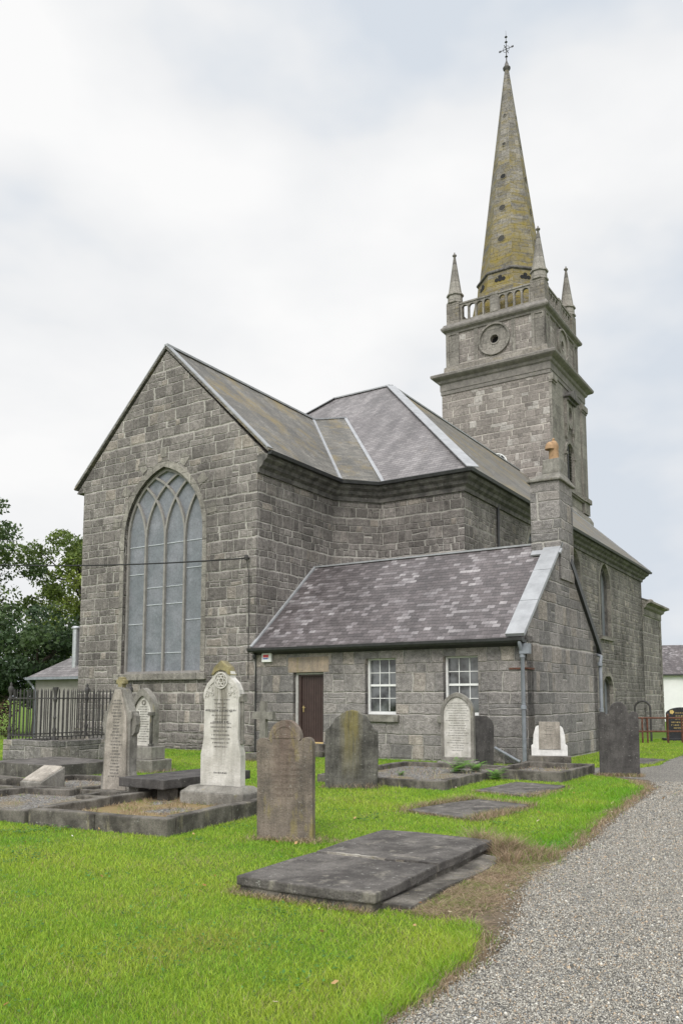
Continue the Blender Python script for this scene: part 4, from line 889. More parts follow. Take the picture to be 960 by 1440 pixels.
m = MB(); m.prism(arc(0, 1.985, 0.165, 0, 180, 10) + [(-0.11, 2.09), (0, 2.185), (0.11, 2.09)][::1], FL, 0.02, 0.0, [arc(0, 1.93, 0.13, 10, 170, 10)]) if False else m.prism([(0.175, 1.98), (0.125, 2.10), (0, 2.20), (-0.125, 2.10), (-0.175, 1.98), (-0.13, 1.985), (-0.09, 2.03), (0, 2.06), (0.09, 2.03), (0.13, 1.985)], FL, 0.022, -0.15)
m.build('peak', M['g_lich'], C, bevel=0.006)
m = MB(); m.prism(circ(0, 1.90, 0.125, 24), FL, 0.018, -0.01, [circ(0, 1.90, 0.105, 24)])
for i in range(6): m.prism(circ(0.062 * math.cos(i * 1.047), 1.90 + 0.062 * math.sin(i * 1.047), 0.036, 10), FL, 0.014, -0.01, [circ(0.062 * math.cos(i * 1.047), 1.90 + 0.062 * math.sin(i * 1.047), 0.020, 8)])
for sg in (-1, 1):
    for dx, dz, r in ((0.20, 1.77, 0.055), (0.25, 1.69, 0.035), (0.155, 1.70, 0.03)): m.prism(circ(sg * dx, dz, r, 12), FL, 0.012, -0.01, [circ(sg * dx, dz, r * 0.55, 10)])
    strip2d(m, arc(0, 1.62, 0.29, 90 - sg * 28, 90 - sg * 86, 8), FL, 0.02, 0.014, -0.01)
m.build('rosette', M['g_white'], C)
for sg in (-1, 1):
    m = MB(); m.tube([(sg * 0.335, 0.08, 1.02), (sg * 0.335, 0.08, 1.58)], 0.026, 10); m.box(sg * 0.335 - 0.045, sg * 0.335 + 0.045, 0.03, 0.13, 1.58, 1.70); m.box(sg * 0.335 - 0.035, sg * 0.335 + 0.035, 0.04, 0.12, 0.96, 1.02)
    m.build('colonnette', M['g_grey'], C, bevel=0.006)
inscribe(C, M['engrave'], [1.60 - i * 0.058 for i in range(13)], 0.0, 0.22, 9, 0.022)
inscribe(C, M['engrave_dark'], [1.44, 1.27], 0.0, 0.29, 2, 0.026, 'dark_lettering'); inscribe(C, M['engrave_dark'], [0.52], 0.0, 0.15, 5, 0.024, 'mason_lettering')
# D: pale tapering stone with cross finial
D = empty('headstone', (-3.75, 13.65, 0), R(-25), 'pale tapering pointed headstone with a lichened knob, next to the iron railing', 'headstone', rx=R(-1))
m = MB(); m.prism([(-0.24, 0.12), (0.24, 0.12), (0.22, 1.05), (0.20, 1.32), (0.06, 1.78), (-0.06, 1.78), (-0.20, 1.32), (-0.22, 1.05)], FL, 0.03, -0.12); m.build('panel', M['g_pale'], D, bevel=0.012)
m = MB(); m.prism([(-0.30, 0.1), (0.30, 0.1), (0.31, 0.32), (0.275, 0.42), (0.265, 1.25), (0.29, 1.30), (0.29, 1.42), (0.23, 1.42), (0.10, 1.77), (0.04, 1.82), (-0.04, 1.82), (-0.10, 1.77), (-0.23, 1.42), (-0.29, 1.42), (-0.29, 1.30), (-0.265, 1.25), (-0.275, 0.42), (-0.31, 0.32)], frY(0.0), 0.0, -0.2); m.build('body', M['g_grey'], D, bevel=0.012)
for sg in (-1, 1): m = MB(); m.prism([(sg * 0.27, 1.0), (sg * 0.33, 1.06), (sg * 0.36, 1.2), (sg * 0.34, 1.34), (sg * 0.27, 1.42)][::sg], frY(0.04), 0, -0.12); m.build('corbel', M['g_grey'], D, bevel=0.008)
m = MB(); m.box(-0.045, 0.045, 0.02, 0.14, 1.75, 1.99); m.box(-0.09, 0.09, 0.025, 0.135, 1.87, 1.95); m.build('finial', M['g_lich'], D, bevel=0.02)
m = MB(); m.box(-0.45, 0.45, -0.2, 0.35, -0.1, 0.12); m.build('plinth', M['kerb'], D, bevel=0.015)
inscribe(D, M['engrave'], [1.58 - i * 0.052 for i in range(25)], -0.03, 0.13, 12, 0.026)
# E: arched stone with colonnettes
Eo = empty('headstone', (-4.45, 18.40, 0), R(-30), 'arched headstone with white panel under a grey hood with colonnettes near the gable', 'headstone')
op = parch(0, 0.36, 0.55, 1.30, 1.86); ip = parch(0, 0.265, 0.57, 1.28, 1.68)
m = MB(); m.prism(op, FL, 0.06, -0.12, [ip]); m.build('hood', M['g_grey'], Eo, bevel=0.012)
m = MB(); m.prism(parch(0, 0.27, 0.56, 1.28, 1.69), FL, 0.0, -0.08); m.build('panel', M['g_white'], Eo)
for sg in (-1, 1): m = MB(); m.tube([(sg * 0.315, -0.09, 0.58), (sg * 0.315, -0.09, 1.24)], 0.035, 10); m.box(sg * 0.315 - 0.06, sg * 0.315 + 0.06, -0.14, -0.03, 1.24, 1.32); m.box(sg * 0.315 - 0.05, sg * 0.315 + 0.05, -0.13, -0.04, 0.55, 0.62); m.build('colonnette', M['g_dark'], Eo, bevel=0.008)
m = MB(); m.box(-0.46, 0.46, -0.22, 0.22, 0.28, 0.56); m.box(-0.58, 0.58, -0.32, 0.32, -0.1, 0.28); m.build('plinth', M['g_grey'], Eo, bevel=0.02)
inscribe(Eo, M['engrave'], [1.42 - i * 0.055 for i in range(15)], 0.0, 0.21, 21, 0.024)
m = MB(); m.prism(circ(0, 1.53, 0.06, 14), FL, 0.015, -0.01, [circ(0, 1.53, 0.035, 12)]); m.build('medallion', M['g_grey'], Eo)
# F: gothic white panel by the vestry window
F = empty('headstone', (2.63, 18.61, 0), R(-20), 'white inscribed headstone with a stone rim below the second vestry window', 'headstone')
m = MB(); m.prism(parch(0, 0.38, 0.2, 1.30, 1.76), FL, 0.04, -0.16, [parch(0, 0.31, 0.30, 1.28, 1.66)]); m.build('rim', M['g_grey'], F, bevel=0.012)
m = MB(); m.prism(parch(0, 0.315, 0.29, 1.28, 1.67), FL, 0.0, -0.14); m.build('panel', M['g_white'], F)
m = MB(); m.box(-0.45, 0.45, -0.14, 0.26, -0.1, 0.2); m.build('plinth', M['g_grey'], F, bevel=0.015)
inscribe(F, M['engrave'], [1.50 - i * 0.056 for i in range(20)], 0.0, 0.27, 33, 0.022)
G_ = empty('headstone', (3.24, 19.05, 0), R(28), 'plain dark headstone half hidden behind the white rimmed stone', 'headstone', ry=R(1.5))
m = MB(); m.prism([(-0.36, -0.2), (0.36, -0.2), (0.36, 0.98), (0.30, 1.12), (0.15, 1.22), (-0.15, 1.22), (-0.30, 1.12), (-0.36, 0.98)], FL, 0, -0.12); m.build('slab', M['g_slate'], G_, bevel=0.012)
# H: small white monument
Hh = empty('headstone', (4.72, 18.65, 0), R(-14), 'small white marble tablet with yellowed panel on a low plinth near the downpipe', 'headstone')
m = MB(); m.prism([(-0.40, 0.32), (0.40, 0.32), (0.40, 0.55), (0.36, 0.58), (0.345, 0.80), (0.30, 0.96), (0.25, 1.0), (-0.25, 1.0), (-0.30, 0.96), (-0.345, 0.80), (-0.36, 0.58), (-0.40, 0.55)], FL, 0, -0.18); m.build('block', plain('white_marble', (0.62, 0.605, 0.58), 0.6, 0, 0.22, 7), Hh, bevel=0.012)
m = MB(); m.hexa([(-0.23, -0.02, 0.47), (0.25, -0.02, 0.47), (0.25, 0.06, 0.47), (-0.23, 0.06, 0.47)], [(-0.22, -0.03, 1.09), (0.24, -0.03, 1.09), (0.24, 0.1, 1.09), (-0.22, 0.1, 1.09)]); m.build('tablet', M['g_pale'], Hh, bevel=0.01)
m = MB(); m.box(-0.47, 0.47, -0.16, 0.3, -0.1, 0.32); m.build('plinth', M['kerb'], Hh, bevel=0.015)
inscribe(Hh, M['engrave'], [0.98, 0.93, 0.88, 0.80], -0.028, 0.12, 41, 0.018)
# I: dark stone by the path
I_ = empty('headstone', (5.82, 17.19, 0), R(-12), 'tall dark headstone with three rounded lobes at the edge of the gravel path', 'headstone')
pts = [(-0.40, -0.3), (0.40, -0.3), (0.40, 1.22)] + arc(0.315, 1.26, 0.085, -20, 150, 6) + [(0.2, 1.29)] + arc(0, 1.33, 0.19, 0, 180, 12, 0.22) + [(-0.2, 1.29)] + arc(-0.315, 1.26, 0.085, 30, 200, 6) + [(-0.40, 1.22)]
m = MB(); m.prism(pts, FL, 0, -0.12); m.build('slab', M['g_slate'], I_, bevel=0.016, jitter=0.006)
# stone cross by the wall
K = empty('stone_cross', (-2.06, 21.3, 0), R(-30), 'small plain stone cross against the church corner behind the brown headstone', 'cross')
m = MB(); m.prism([(-0.1, 0.2), (0.1, 0.2), (0.085, 1.08), (0.32, 1.08), (0.32, 1.27), (0.08, 1.27), (0.075, 1.55), (-0.075, 1.55), (-0.08, 1.27), (-0.32, 1.27), (-0.32, 1.08), (-0.085, 1.08)], FL, 0, -0.13); m.build('cross_shaft', M['g_grey'], K, bevel=0.012)
m = MB(); m.box(-0.4, 0.4, -0.2, 0.35, -0.1, 0.2); m.build('plinth', M['kerb'], K, bevel=0.015)
# black granite stone far side
Bk = empty('headstone', (13.1, 31.5, 0), R(-8), 'polished black headstone with gilt lettering beyond the rusty fence', 'headstone')
m = MB(); m.prism([(-0.56, 0.0), (0.56, 0.0), (0.56, 1.05)] + arc(0, 1.0, 0.56, 10, 170, 10, 0.26) + [(-0.56, 1.05)], FL, 0, -0.12); m.build('slab', M['g_black'], Bk, bevel=0.012)
m = MB(); m.box(-0.7, 0.7, -0.15, 0.3, -0.2, 0.08); m.build('plinth', M['g_black'], Bk, bevel=0.012)
inscribe(Bk, M['gold'], [1.02, 0.90, 0.78, 0.66, 0.55, 0.44], 0.0, 0.4, 51, 0.05); m = MB(); m.prism(circ(-0.36, 1.08, 0.09, 5), FL, 0.005, -0.01); m.build('gilt_emblem', M['gold'], Bk)
# stone leaning on the vestry wall
Ln = empty('broken_slab', (7.55, 24.95, 0), R(35), 'broken dark slab leaning on the vestry side wall', 'stone slab', rx=R(-18))
m = MB(); m.prism([(-0.42, -0.15), (0.48, -0.15), (0.50, 0.42), (0.1, 0.55), (-0.38, 0.30)], FL, 0, -0.12); m.build('slab', M['g_dark'], Ln, bevel=0.02)

# cracked ledger on its stepped base
LD = empty('ledger_slab', (0.36, 7.93, 0), R(-29.5), 'large cracked grey ledger slab on a stepped base at the lawn edge', 'grave slab')
hu, hv = 0.655, 1.375
m = MB(); ys = [(-hu, -0.12), (-0.2, -0.10), (0.2, -0.16), (hu, -0.13)]
m.prism([(-hu, -hv), (hu, -hv), (hu, -0.14), (0.2, -0.17), (-0.2, -0.11), (-hu, -0.13)], (Vector((0, 0, 0)), X, Y, Z), 0.145, 0.065); m.build('front_slab', M['ledger'], LD, bevel=0.014, jitter=0.006)
m = MB(); m.prism([(-hu, -0.095), (-0.2, -0.07), (0.05, -0.10), (0.2, -0.13), (0.42, -0.10), (hu, -0.10), (hu, hv), (-hu, hv)], (Vector((0, 0, 0)), X, Y, Z), 0.151, 0.068); m.build('back_slab', M['ledger'], LD, bevel=0.014, jitter=0.006)
m = MB(); m.box(-hu + 0.02, hu - 0.03, -hv + 0.025, hv - 0.03, -0.1, 0.067); m.build('base', M['kerb'], LD, bevel=0.01)
m = MB(); m.box(hu - 0.05, hu + 0.22, -hv + 0.15, hv - 0.25, -0.1, 0.035); m.build('step', M['kerb'], LD, bevel=0.012, jitter=0.016)
m = MB(); ups = []; los = []
for i in range(33):
    x = -0.52 + i * 0.026; yb = -0.105 - 0.03 * x - 0.012 * math.sin(i * 0.9); w_ = (0.006 + 0.030 * max(0, math.sin(math.pi * i / 22)) * random.uniform(0.3, 1)) if i < 22 else 0.005
    ups.append((x, yb + w_)); los.append((x, yb - w_ * 0.8))
m.prism(los + ups[::-1], (Vector((0, 0, 0)), X, Y, Z), 0.153, 0.10)
m.build('crack_mortar', gravestone('old_crack_mortar', (0.36, 0.335, 0.29), (0.15, 0.13, 0.105), streak=0.2, sk=(3, 3, 3)), LD)
foot(0.36, 7.93, 0.68, 1.40, R(-29.5)); foot(0.98, 7.58, 0.15, 1.13, R(-29.5))

# flat slabs in the turf
def flat(name, label, pts, z, cat='grave slab'):
    cx = sum(p[0] for p in pts) / 4; cy = sum(p[1] for p in pts) / 4
    m = MB(); m.prism([(p[0] - cx, p[1] - cy) for p in pts], (Vector((0, 0, 0)), X, Y, Z), z, -0.1); o = m.build(name, M['ledger'], None, bevel=0.012); o.location = (cx, cy, 0); tag(o, label, cat)
    EX.append((cx, cy, 0.5 * math.dist(pts[0], pts[1]) - 0.06, 0.5 * math.dist(pts[1], pts[2]) - 0.06, math.atan2(pts[1][1] - pts[0][1], pts[1][0] - pts[0][0])))
    return o
F1 = [(0.95, 11.95), (1.75, 11.05), (2.85, 12.5), (2.1, 13.25)]; F2 = [(2.33, 14.45), (3.10, 13.55), (4.12, 15.2), (3.35, 15.9)]
flat('ledger_slab', 'flat slab sunk in the lawn, ringed by dry brown grass, between cracked ledger and kerbs', F1, 0.035)
flat('ledger_slab', 'flat slab sunk in the turf right in front of the low kerb corner', F2, 0.03)
flat('ledger_slab', 'flat slab in the grass between the three-lobed dark headstone and the rusty fence', [(6.6, 21.0), (7.6, 20.1), (8.5, 21.6), (7.5, 22.4)], 0.03)
# dark table slab on stone feet
T = empty('table_tomb', (-2.42, 13.35, 0), PHI, 'low black table tomb on short feet behind the white gothic headstone', 'tomb')
m = MB(); m.box(-0.60, 0.36, -1.0, 1.05, 0.27, 0.41); m.build('top', M['g_slate'], T, bevel=0.012)
for x, y in ((-0.42, -0.75), (0.2, -0.75), (-0.42, 0.75), (0.2, 0.75)):
    m = MB(); m.box(x - 0.11, x + 0.11, y - 0.11, y + 0.11, -0.05, 0.268); m.build('foot', M['kerb'], T, bevel=0.01)
BS = tag(MB().box(-1.9, 0.25, -0.8, 0.9, -0.1, 0.28).build('ledger_slab', M['ledger'], bevel=0.012), 'long dark flat slab on a raised bed in front of the railed plot', 'grave slab'); BS.location = (-5.55, 17.3, 0); BS.rotation_euler.z = PHI

# kerbed plots
def plot(label, near, lu, lv, h, w=0.15, rz=PHI, fill='gravel', lh=None, missing=(), dv=0.0):
    e = empty('kerbed_plot', (near[0], near[1], 0), rz, label, 'grave kerb', 'kerbed grave plots')
    for k, b in (('f', (-lu, 0, 0, w)), ('r', (-w, 0, w + 0.004, lv - w - 0.004)), ('l', (-lu, -lu + w, w + 0.004, lv - w - 0.004)), ('b', (-lu, 0, lv - w, lv))):
        if k in missing: continue
        n = max(1, round((b[1] - b[0] + b[3] - b[2]) / 1.15)); m = MB()
        for i in range(n):
            if b[1] - b[0] > b[3] - b[2]: s0, s1 = b[0] + (b[1] - b[0]) * i / n, b[0] + (b[1] - b[0]) * (i + 1) / n; m.box(s0 + 0.004, s1 - 0.004, b[2], b[3], -0.12, h + random.uniform(-0.012, 0.012))
            else: s0, s1 = b[2] + (b[3] - b[2]) * i / n, b[2] + (b[3] - b[2]) * (i + 1) / n; m.box(b[0], b[1], s0 + 0.004, s1 - 0.004, -0.12, h + random.uniform(-0.012, 0.012))
        m.build('kerb', M['kerb'], e, bevel=0.018, jitter=0.006)
    m = MB(); m.box(-lu + w * 0.8, -w * 0.8, w * 0.8, lv - w * 0.8, -0.1, h * 0.42); m.build('chippings', M['plotfill'] if fill == 'gravel' else M['mossfill'], e)
    cx = near[0] + (-lu / 2) * math.cos(rz) - (lv / 2) * math.sin(rz); cy = near[1] + (-lu / 2) * math.sin(rz) + (lv / 2) * math.cos(rz)
    foot(cx, cy, lu / 2 + 0.01, lv / 2 + 0.01, rz); return e
def mat_fill(name, mossy):
    g = NG(name); o = g.coord('Object')
    v = g.n('ShaderNodeTexVoronoi'); v.inputs['Scale'].default_value = 40; g.put(v.inputs['Vector'], o); sc = g.n('ShaderNodeSeparateColor'); g.put(sc.inputs[0], v.outputs['Color'])
    c = g.ramp(sc.outputs[0], [(0, (0.09, 0.085, 0.08)), (0.5, (0.21, 0.20, 0.185)), (1, (0.42, 0.40, 0.37))])
    dk = g.mr(v.outputs['Distance'], 0.2, 0.8, 1.0, 0.4); c = g.mix(1.0, c, g.xyz(dk, dk, dk), 'MULTIPLY')
    if mossy:
        c = g.mix(g.mr(g.noise(o, 1.1, 5, 0.6), 0.40, 0.50), c, g.mix(g.noise(o, 12, 4), (0.19, 0.135, 0.065), (0.26, 0.20, 0.10)))
        c = g.mix(g.mr(g.noise(g.mapping(o, loc=(3, 8, 0)), 2.2, 4), 0.58, 0.66, 0, 0.8), c, (0.14, 0.19, 0.04))
    else: c = g.mix(g.mr(g.noise(o, 1.7, 5, 0.6), 0.5, 0.64, 0, 0.7), c, (0.20, 0.16, 0.09))
    g.bump(v.outputs['Distance'], 0.9, 0.02); return g.fin(c, 0.9, 0.2)
M['plotfill'] = mat_fill('plot_chippings', False); M['mossfill'] = mat_fill('mossy_chippings', True)
plot('large kerbed plot filled with brown moss in front of the white gothic headstone', (-2.06, 9.80), 2.25, 2.75, 0.215, 0.16, R(-26), 'moss')
plot('kerbed plot of pale chippings at the frame edge beside the mossy plot', (-4.16, 10.86), 2.3, 2.4, 0.17, 0.14, R(-26))
plot('kerbed plot around the broken book stone in front of the long dark slab', (-4.35, 13.2), 1.9, 2.2, 0.17, 0.13, R(-24))
plot('narrow kerbed plot in front of the pale tapering headstone', (-3.50, 12.55), 0.75, 2.3, 0.14, 0.12, R(-28))
plot('long kerbed plot with ferns in front of the white rimmed headstone', (1.83, 14.62), 2.7, 3.75, 0.17, 0.16, R(-31))
plot('short kerbed plot in front of the small white marble tablet', (4.25, 15.95), 1.55, 2.3, 0.19, 0.14, R(-33))
bk = empty('book_stone', (-5.22, 14.3, 0), R(-30), 'small grey open-book stone tilted on a rough block in the kerbed plot', 'grave marker')
m = MB(); m.hexa([(-0.27, -0.22, 0.0), (0.27, -0.22, 0.0), (0.27, 0.3, 0.0), (-0.27, 0.3, 0.0)], [(-0.27, -0.22, 0.20), (0.27, -0.22, 0.20), (0.27, 0.3, 0.44), (-0.27, 0.3, 0.44)]); m.build('block', M['g_grey'], bk, bevel=0.02)
m = MB(); m.hexa([(-0.24, -0.19, 0.217), (0.24, -0.19, 0.217), (0.24, 0.27, 0.43), (-0.24, 0.27, 0.43)], [(-0.22, -0.18, 0.245), (0.22, -0.18, 0.245), (0.22, 0.26, 0.452), (-0.22, 0.26, 0.452)]); m.build('tablet', M['g_pale'], bk, bevel=0.006)
rb = tag(MB().box(-0.4, 0.4, -0.25, 0.25, -0.1, 0.26).build('rough_block', M['kerb'], None, bevel=0.04, jitter=0.02), 'rough grey stone block beside the open-book stone', 'stone'); rb.location = (-5.95, 14.3, 0); rb.rotation_euler.z = R(-20)

# railed plot
rl = empty('railed_plot', (GX + (-1.7) * math.cos(PHI) - (-5.84) * math.sin(PHI), GY + (-1.7) * math.sin(PHI) + (-5.84) * math.cos(PHI), 0), PHI, 'iron railed grave plot on a stone wall with turned corner posts', 'railing')
rw, rd = 1.98, 2.7
m = MB(); m.box(-rw, 0, 0, 0.22, -0.2, 0.55); m.box(-0.22, 0, 0.223, rd, -0.2, 0.547); m.box(-rw, -rw + 0.22, 0.223, rd, -0.2, 0.547); m.box(-rw + 0.223, -0.223, rd - 0.22, rd, -0.2, 0.545); m.box(-0.17, 0.03, -0.03, 0.2, -0.2, 0.575)
m.build('dwarf_wall', M['vestry'], rl, bevel=0.012)
def rpost(x, y, broken=False):
    m = MB(); p = [(0.055, 0.55), (0.055, 0.62), (0.035, 0.66), (0.045, 0.78), (0.06, 0.84), (0.03, 0.9), (0.028, 1.1), (0.045, 1.14), (0.028, 1.18), (0.028, 1.5), (0.05, 1.56), (0.06, 1.62), (0.04, 1.66)]
    p += [(0.055, 1.78), (0.075, 1.86), (0.07, 1.9), (0.0, 1.88)] if broken else [(0.035, 1.72), (0.075, 1.82), (0.07, 1.9), (0.03, 1.95), (0.035, 2.0), (0.0, 2.05)]
    m.lathe(p, (x, y, 0), 10); return m.build('post', M['iron'], rl, smooth=True)
rpost(-rw + 0.1, 0.1); rpost(-0.08, 0.1, True); rpost(-0.1, rd - 0.1); rpost(-rw + 0.1, rd - 0.1)
m = MB()
for (x0, y0, x1, y1) in ((-rw + 0.1, 0.1, -0.08, 0.1), (-0.1, 0.1, -0.1, rd - 0.1), (-rw + 0.1, 0.1, -rw + 0.1, rd - 0.1), (-rw + 0.1, rd - 0.1, -0.1, rd - 0.1)):
    for z in (0.66, 1.62): m = MB(); m.beam((x0, y0, z), (x1, y1, z), 0.035, 0.03); m.build('rail', M['iron'], rl)
for (x0, y0, x1, y1) in ((-rw + 0.1, 0.1, -0.08, 0.1), (-0.1, 0.1, -0.1, rd - 0.1), (-rw + 0.1, 0.1, -rw + 0.1, rd - 0.1), (-rw + 0.1, rd - 0.1, -0.1, rd - 0.1)):
    n = int(math.dist((x0, y0), (x1, y1)) / 0.135)
    for i in range(1, n):
        x, y = x0 + (x1 - x0) * i / n, y0 + (y1 - y0) * i / n; m = MB(); m.tube([(x, y, 0.58), (x, y, 1.80), (x, y, 1.87)], [0.0155, 0.0155, 0.004], 6); m.build('bar', M['iron'], rl)
# rusty fence
fe = empty('rusty_fence', (11.75, 29.5, 0), R(-3), 'low rusty two-rail iron fence on the grass beyond the path', 'fence')
for z in (0.42, 0.90): m = MB(); m.tube([(-2.2, 0, z), (0, 0, z), (4.5, 0.5, z)], 0.03, 8); m.build('rail', M['rust'], fe, smooth=True)
for x in (-2.1, -0.9, -0.72, 0.0, 0.52, 2.1, 3.6):
    m = MB(); m.lathe([(0.04, -0.25), (0.04, 0.95), (0.055, 0.97), (0.05, 1.03), (0.0, 1.06)] if x in (0.0, 2.1, -2.1) else [(0.032, -0.25), (0.032, 0.92), (0.0, 0.93)], (x, max(0, x) * 0.11, 0), 8); m.build('post', M['rust'], fe, smooth=True)
hp = empty('iron_hoop', (11.42, 31.0, 0), R(-30), 'tall black iron hoop standing before the far church wall', 'iron hoop')
m = MB(); m.tube([(-0.28, 0, -0.3), (-0.28, 0, 1.2)] + [(-0.28 * math.cos(R(a)), 0, 1.22 + 0.28 * math.sin(R(a))) for a in range(10, 171, 16)] + [(0.28, 0, 1.2), (0.28, 0, -0.3)], 0.04, 8); m.build('hoop', M['iron'], hp, smooth=True)

# ================================================================== beyond: house, car, hedge, trees
hs = empty('white_house', (36.5, 78, -0.7), R(-14), 'white house with a grey slate roof in the distance beyond the fence', 'house')
m = MB(); m.prism(rect(-9, 9, -0.5, 4.6), FL, 0, -6.5, []); m.build('wall', M['house_white'], hs)
m = MB(); m.slab([(-9.3, -0.35, 4.55), (9.3, -0.35, 4.55), (9.3, 3.25, 7.6), (-9.3, 3.25, 7.6)], 0.15); m.slab([(9.3, 6.85, 4.55), (-9.3, 6.85, 4.55), (-9.3, 3.25, 7.6), (9.3, 3.25, 7.6)], 0.15); m.build('roof', M['slate_vestry'], hs)
m = MB(); m.prism([(-9, 4.55), (-9, 4.5), (-9, 4.55)], FL, 0, 0.01) if False else m.prism([(0, 4.5), (6.5, 4.5), (3.25, 7.4)], (Vector((-8.99, 0, 0)), Y, Z, -X), 0, -0.3); m.build('gable', M['house_white'], hs)
m = MB(); m.beam((-9.3, -0.4, 4.5), (9.3, -0.4, 4.5), 0.12, 0.14); m.build('gutter', M['gutter'], hs)
for x in (-6.6, -2.5, 2.5):
    w = empty('window'); w.parent = hs; m = MB(); m.prism(rect(x - 0.6, x + 0.6, 2.2, 3.6), FL, 0.03, -0.05, [rect(x - 0.52, x + 0.52, 2.28, 3.52)]); m.build('frame', M['white_paint'], w); m = MB(); m.prism(rect(x - 0.52, x + 0.52, 2.28, 3.52), FL, 0.012, -0.04); m.build('pane', M['glass'], w)
car = empty('parked_car', (27.0, 62, -0.7), R(4), 'silver car parked in front of the white house', 'car')
m = MB(); m.prism([(-2.1, 0.35), (2.1, 0.35), (2.15, 0.75), (1.95, 0.95), (1.2, 1.02), (0.6, 1.45), (-0.9, 1.48), (-1.6, 1.05), (-2.1, 0.95)], FL, 0.85, -0.85); m.build('body', M['car'], car, bevel=0.08)
m = MB(); m.prism([(-1.35, 1.05), (1.0, 1.05), (0.5, 1.40), (-0.85, 1.42)], FL, 0.856, -0.856); m.build('side_glass', M['glass'], car)
for x in (-1.3, 1.35):
    for y in (-0.78, 0.78): m = MB(); m.prism(circ(x, 0.33, 0.33, 20), frY(y), 0.1, -0.1); m.build('wheel', M['tyre'], car)

def leaf_cloud(centers, radii, per, size, cols, jitter=1.0):
    vs = []; cs = []
    for (c, r), n in zip(zip(centers, radii), per):
        d = RNG.normal(size=(n, 3)); d /= np.linalg.norm(d, axis=1)[:, None]; p = np.asarray(c) + d * (r * RNG.uniform(0.35, 1.0, (n, 1)) ** 0.6) * np.array([1, 1, 0.8])
        a = RNG.normal(size=(n, 3)); a /= np.linalg.norm(a, axis=1)[:, None]; b = np.cross(a, RNG.normal(size=(n, 3))); b /= np.linalg.norm(b, axis=1)[:, None]
        s = size * RNG.uniform(0.6, 1.3, (n, 1)); q = np.stack([p - a * s, p + b * s * 0.55, p + a * s, p - b * s * 0.55], 1); vs.append(q)
        base = cols[RNG.integers(len(cols))]; t = RNG.uniform(0.6, 1.35, (n, 1)); cs.append(np.repeat((np.asarray(base) * t)[:, None, :], 4, 1))
    v = np.concatenate(vs).reshape(-1, 3); c = np.concatenate(cs).reshape(-1, 3); n = len(v) // 4
    return v, c, n
def tree(name, label, loc, hgt, crown, ncl, per, leaf, cols, group=None, seed=1, trunk=0.3):
    global RNG
    RNG = np.random.default_rng(seed); rnd = random.Random(seed)
    e = empty(name, loc, 0, label, 'tree', group)
    cz, rx, rz = crown
    cen = []; rad = []
    for i in range(ncl):
        d = np.array([rnd.gauss(0, 1), rnd.gauss(0, 1), rnd.gauss(0, 1)]); d /= np.linalg.norm(d); k = rnd.uniform(0.45, 1.0)
        cen.append(d * np.array([rx, rx, rz]) * k + np.array([0, 0, cz])); rad.append(rnd.uniform(0.16, 0.34) * rx)
    v, c, n = leaf_cloud(cen, rad, [per] * ncl, leaf, cols)
    o = raw_mesh('crown', v, np.full(n, 4), np.arange(n * 4), c, M['leaf']); o.parent = e
    m = MB(); m.tube([(0, 0, -0.3), (0.1, 0, hgt * 0.2), (0.05, 0.1, cz - rz * 0.3), (0, 0, cz + rz * 0.5)], [trunk, trunk * 0.75, trunk * 0.5, trunk * 0.12], 8)
    m.build('trunk', M['bark'], e, smooth=True)
    m = MB()
    for k in range(0, ncl, 2):
        q = Vector(cen[k]); s = Vector((0.05, 0.05, max(hgt * 0.18, min(q.z - 0.8, cz)))); mid = s.lerp(q, 0.5) + Vector((0, 0, -0.25)); m.tube([s, mid, q], [trunk * 0.3, trunk * 0.17, trunk * 0.05], 5)
    m.build('limb', M['bark'], e, smooth=True)
    return e
DK = [(0.05, 0.085, 0.035), (0.07, 0.11, 0.04), (0.04, 0.068, 0.03)]; MD_ = [(0.13, 0.18, 0.035), (0.18, 0.225, 0.045), (0.10, 0.145, 0.035)]
tree('broadleaf_tree', 'tall sunlit green tree rising beside the church gable corner', (-16.2, 50, -0.45), 14, (9.3, 3.3, 4.6), 66, 190, 0.115, MD_, 'trees behind the churchyard', 5)
tree('broadleaf_tree', 'dark tree with a high open crown at the edge of the view', (-20.6, 47, -0.4), 15, (9.6, 3.0, 3.7), 34, 150, 0.12, [MD_[2], DK[1]], 'trees behind the churchyard', 8)
tree('evergreen_tree', 'low dark spreading evergreen behind the iron railing', (-15.4, 41, -0.3), 8, (3.6, 3.2, 3.0), 55, 170, 0.12, DK, 'trees behind the churchyard', 13, 0.2)
tree('evergreen_tree', 'dark evergreen between the railing and the tall sunlit tree', (-18.6, 43, -0.3), 8, (4.2, 3.4, 3.2), 55, 170, 0.12, DK, 'trees behind the churchyard', 17, 0.2)
tree('broadleaf_tree', 'pale green bushy tree far behind the dark evergreens', (-20.0, 62, -0.6), 11, (7.0, 4.6, 4.4), 60, 130, 0.15, MD_ + [(0.09, 0.12, 0.03)], 'trees behind the churchyard', 23)
RNG = np.random.default_rng(31)
he = empty('hedge', (-14.5, 33, 0), 0, 'clipped reddish brown hedge beyond the railed plot', 'hedge')
cen = [(x, RNG.uniform(-0.3, 0.3), z) for x in np.arange(-6, 1.2, 0.32) for z in (0.3, 0.8, 1.25)]
v, c, n = leaf_cloud(cen, [0.42] * len(cen), [90] * len(cen), 0.05, [(0.06, 0.035, 0.022), (0.045, 0.04, 0.018), (0.08, 0.045, 0.028)])
o = raw_mesh('foliage', v, np.full(n, 4), np.arange(n * 4), c, M['leaf']); o.parent = he
m = MB()
for x in np.arange(-5.8, 1.2, 0.8): m.tube([(x, 0, -0.1), (x, 0, 1.1)], 0.03, 5)
m.build('stem', M['bark'], he)
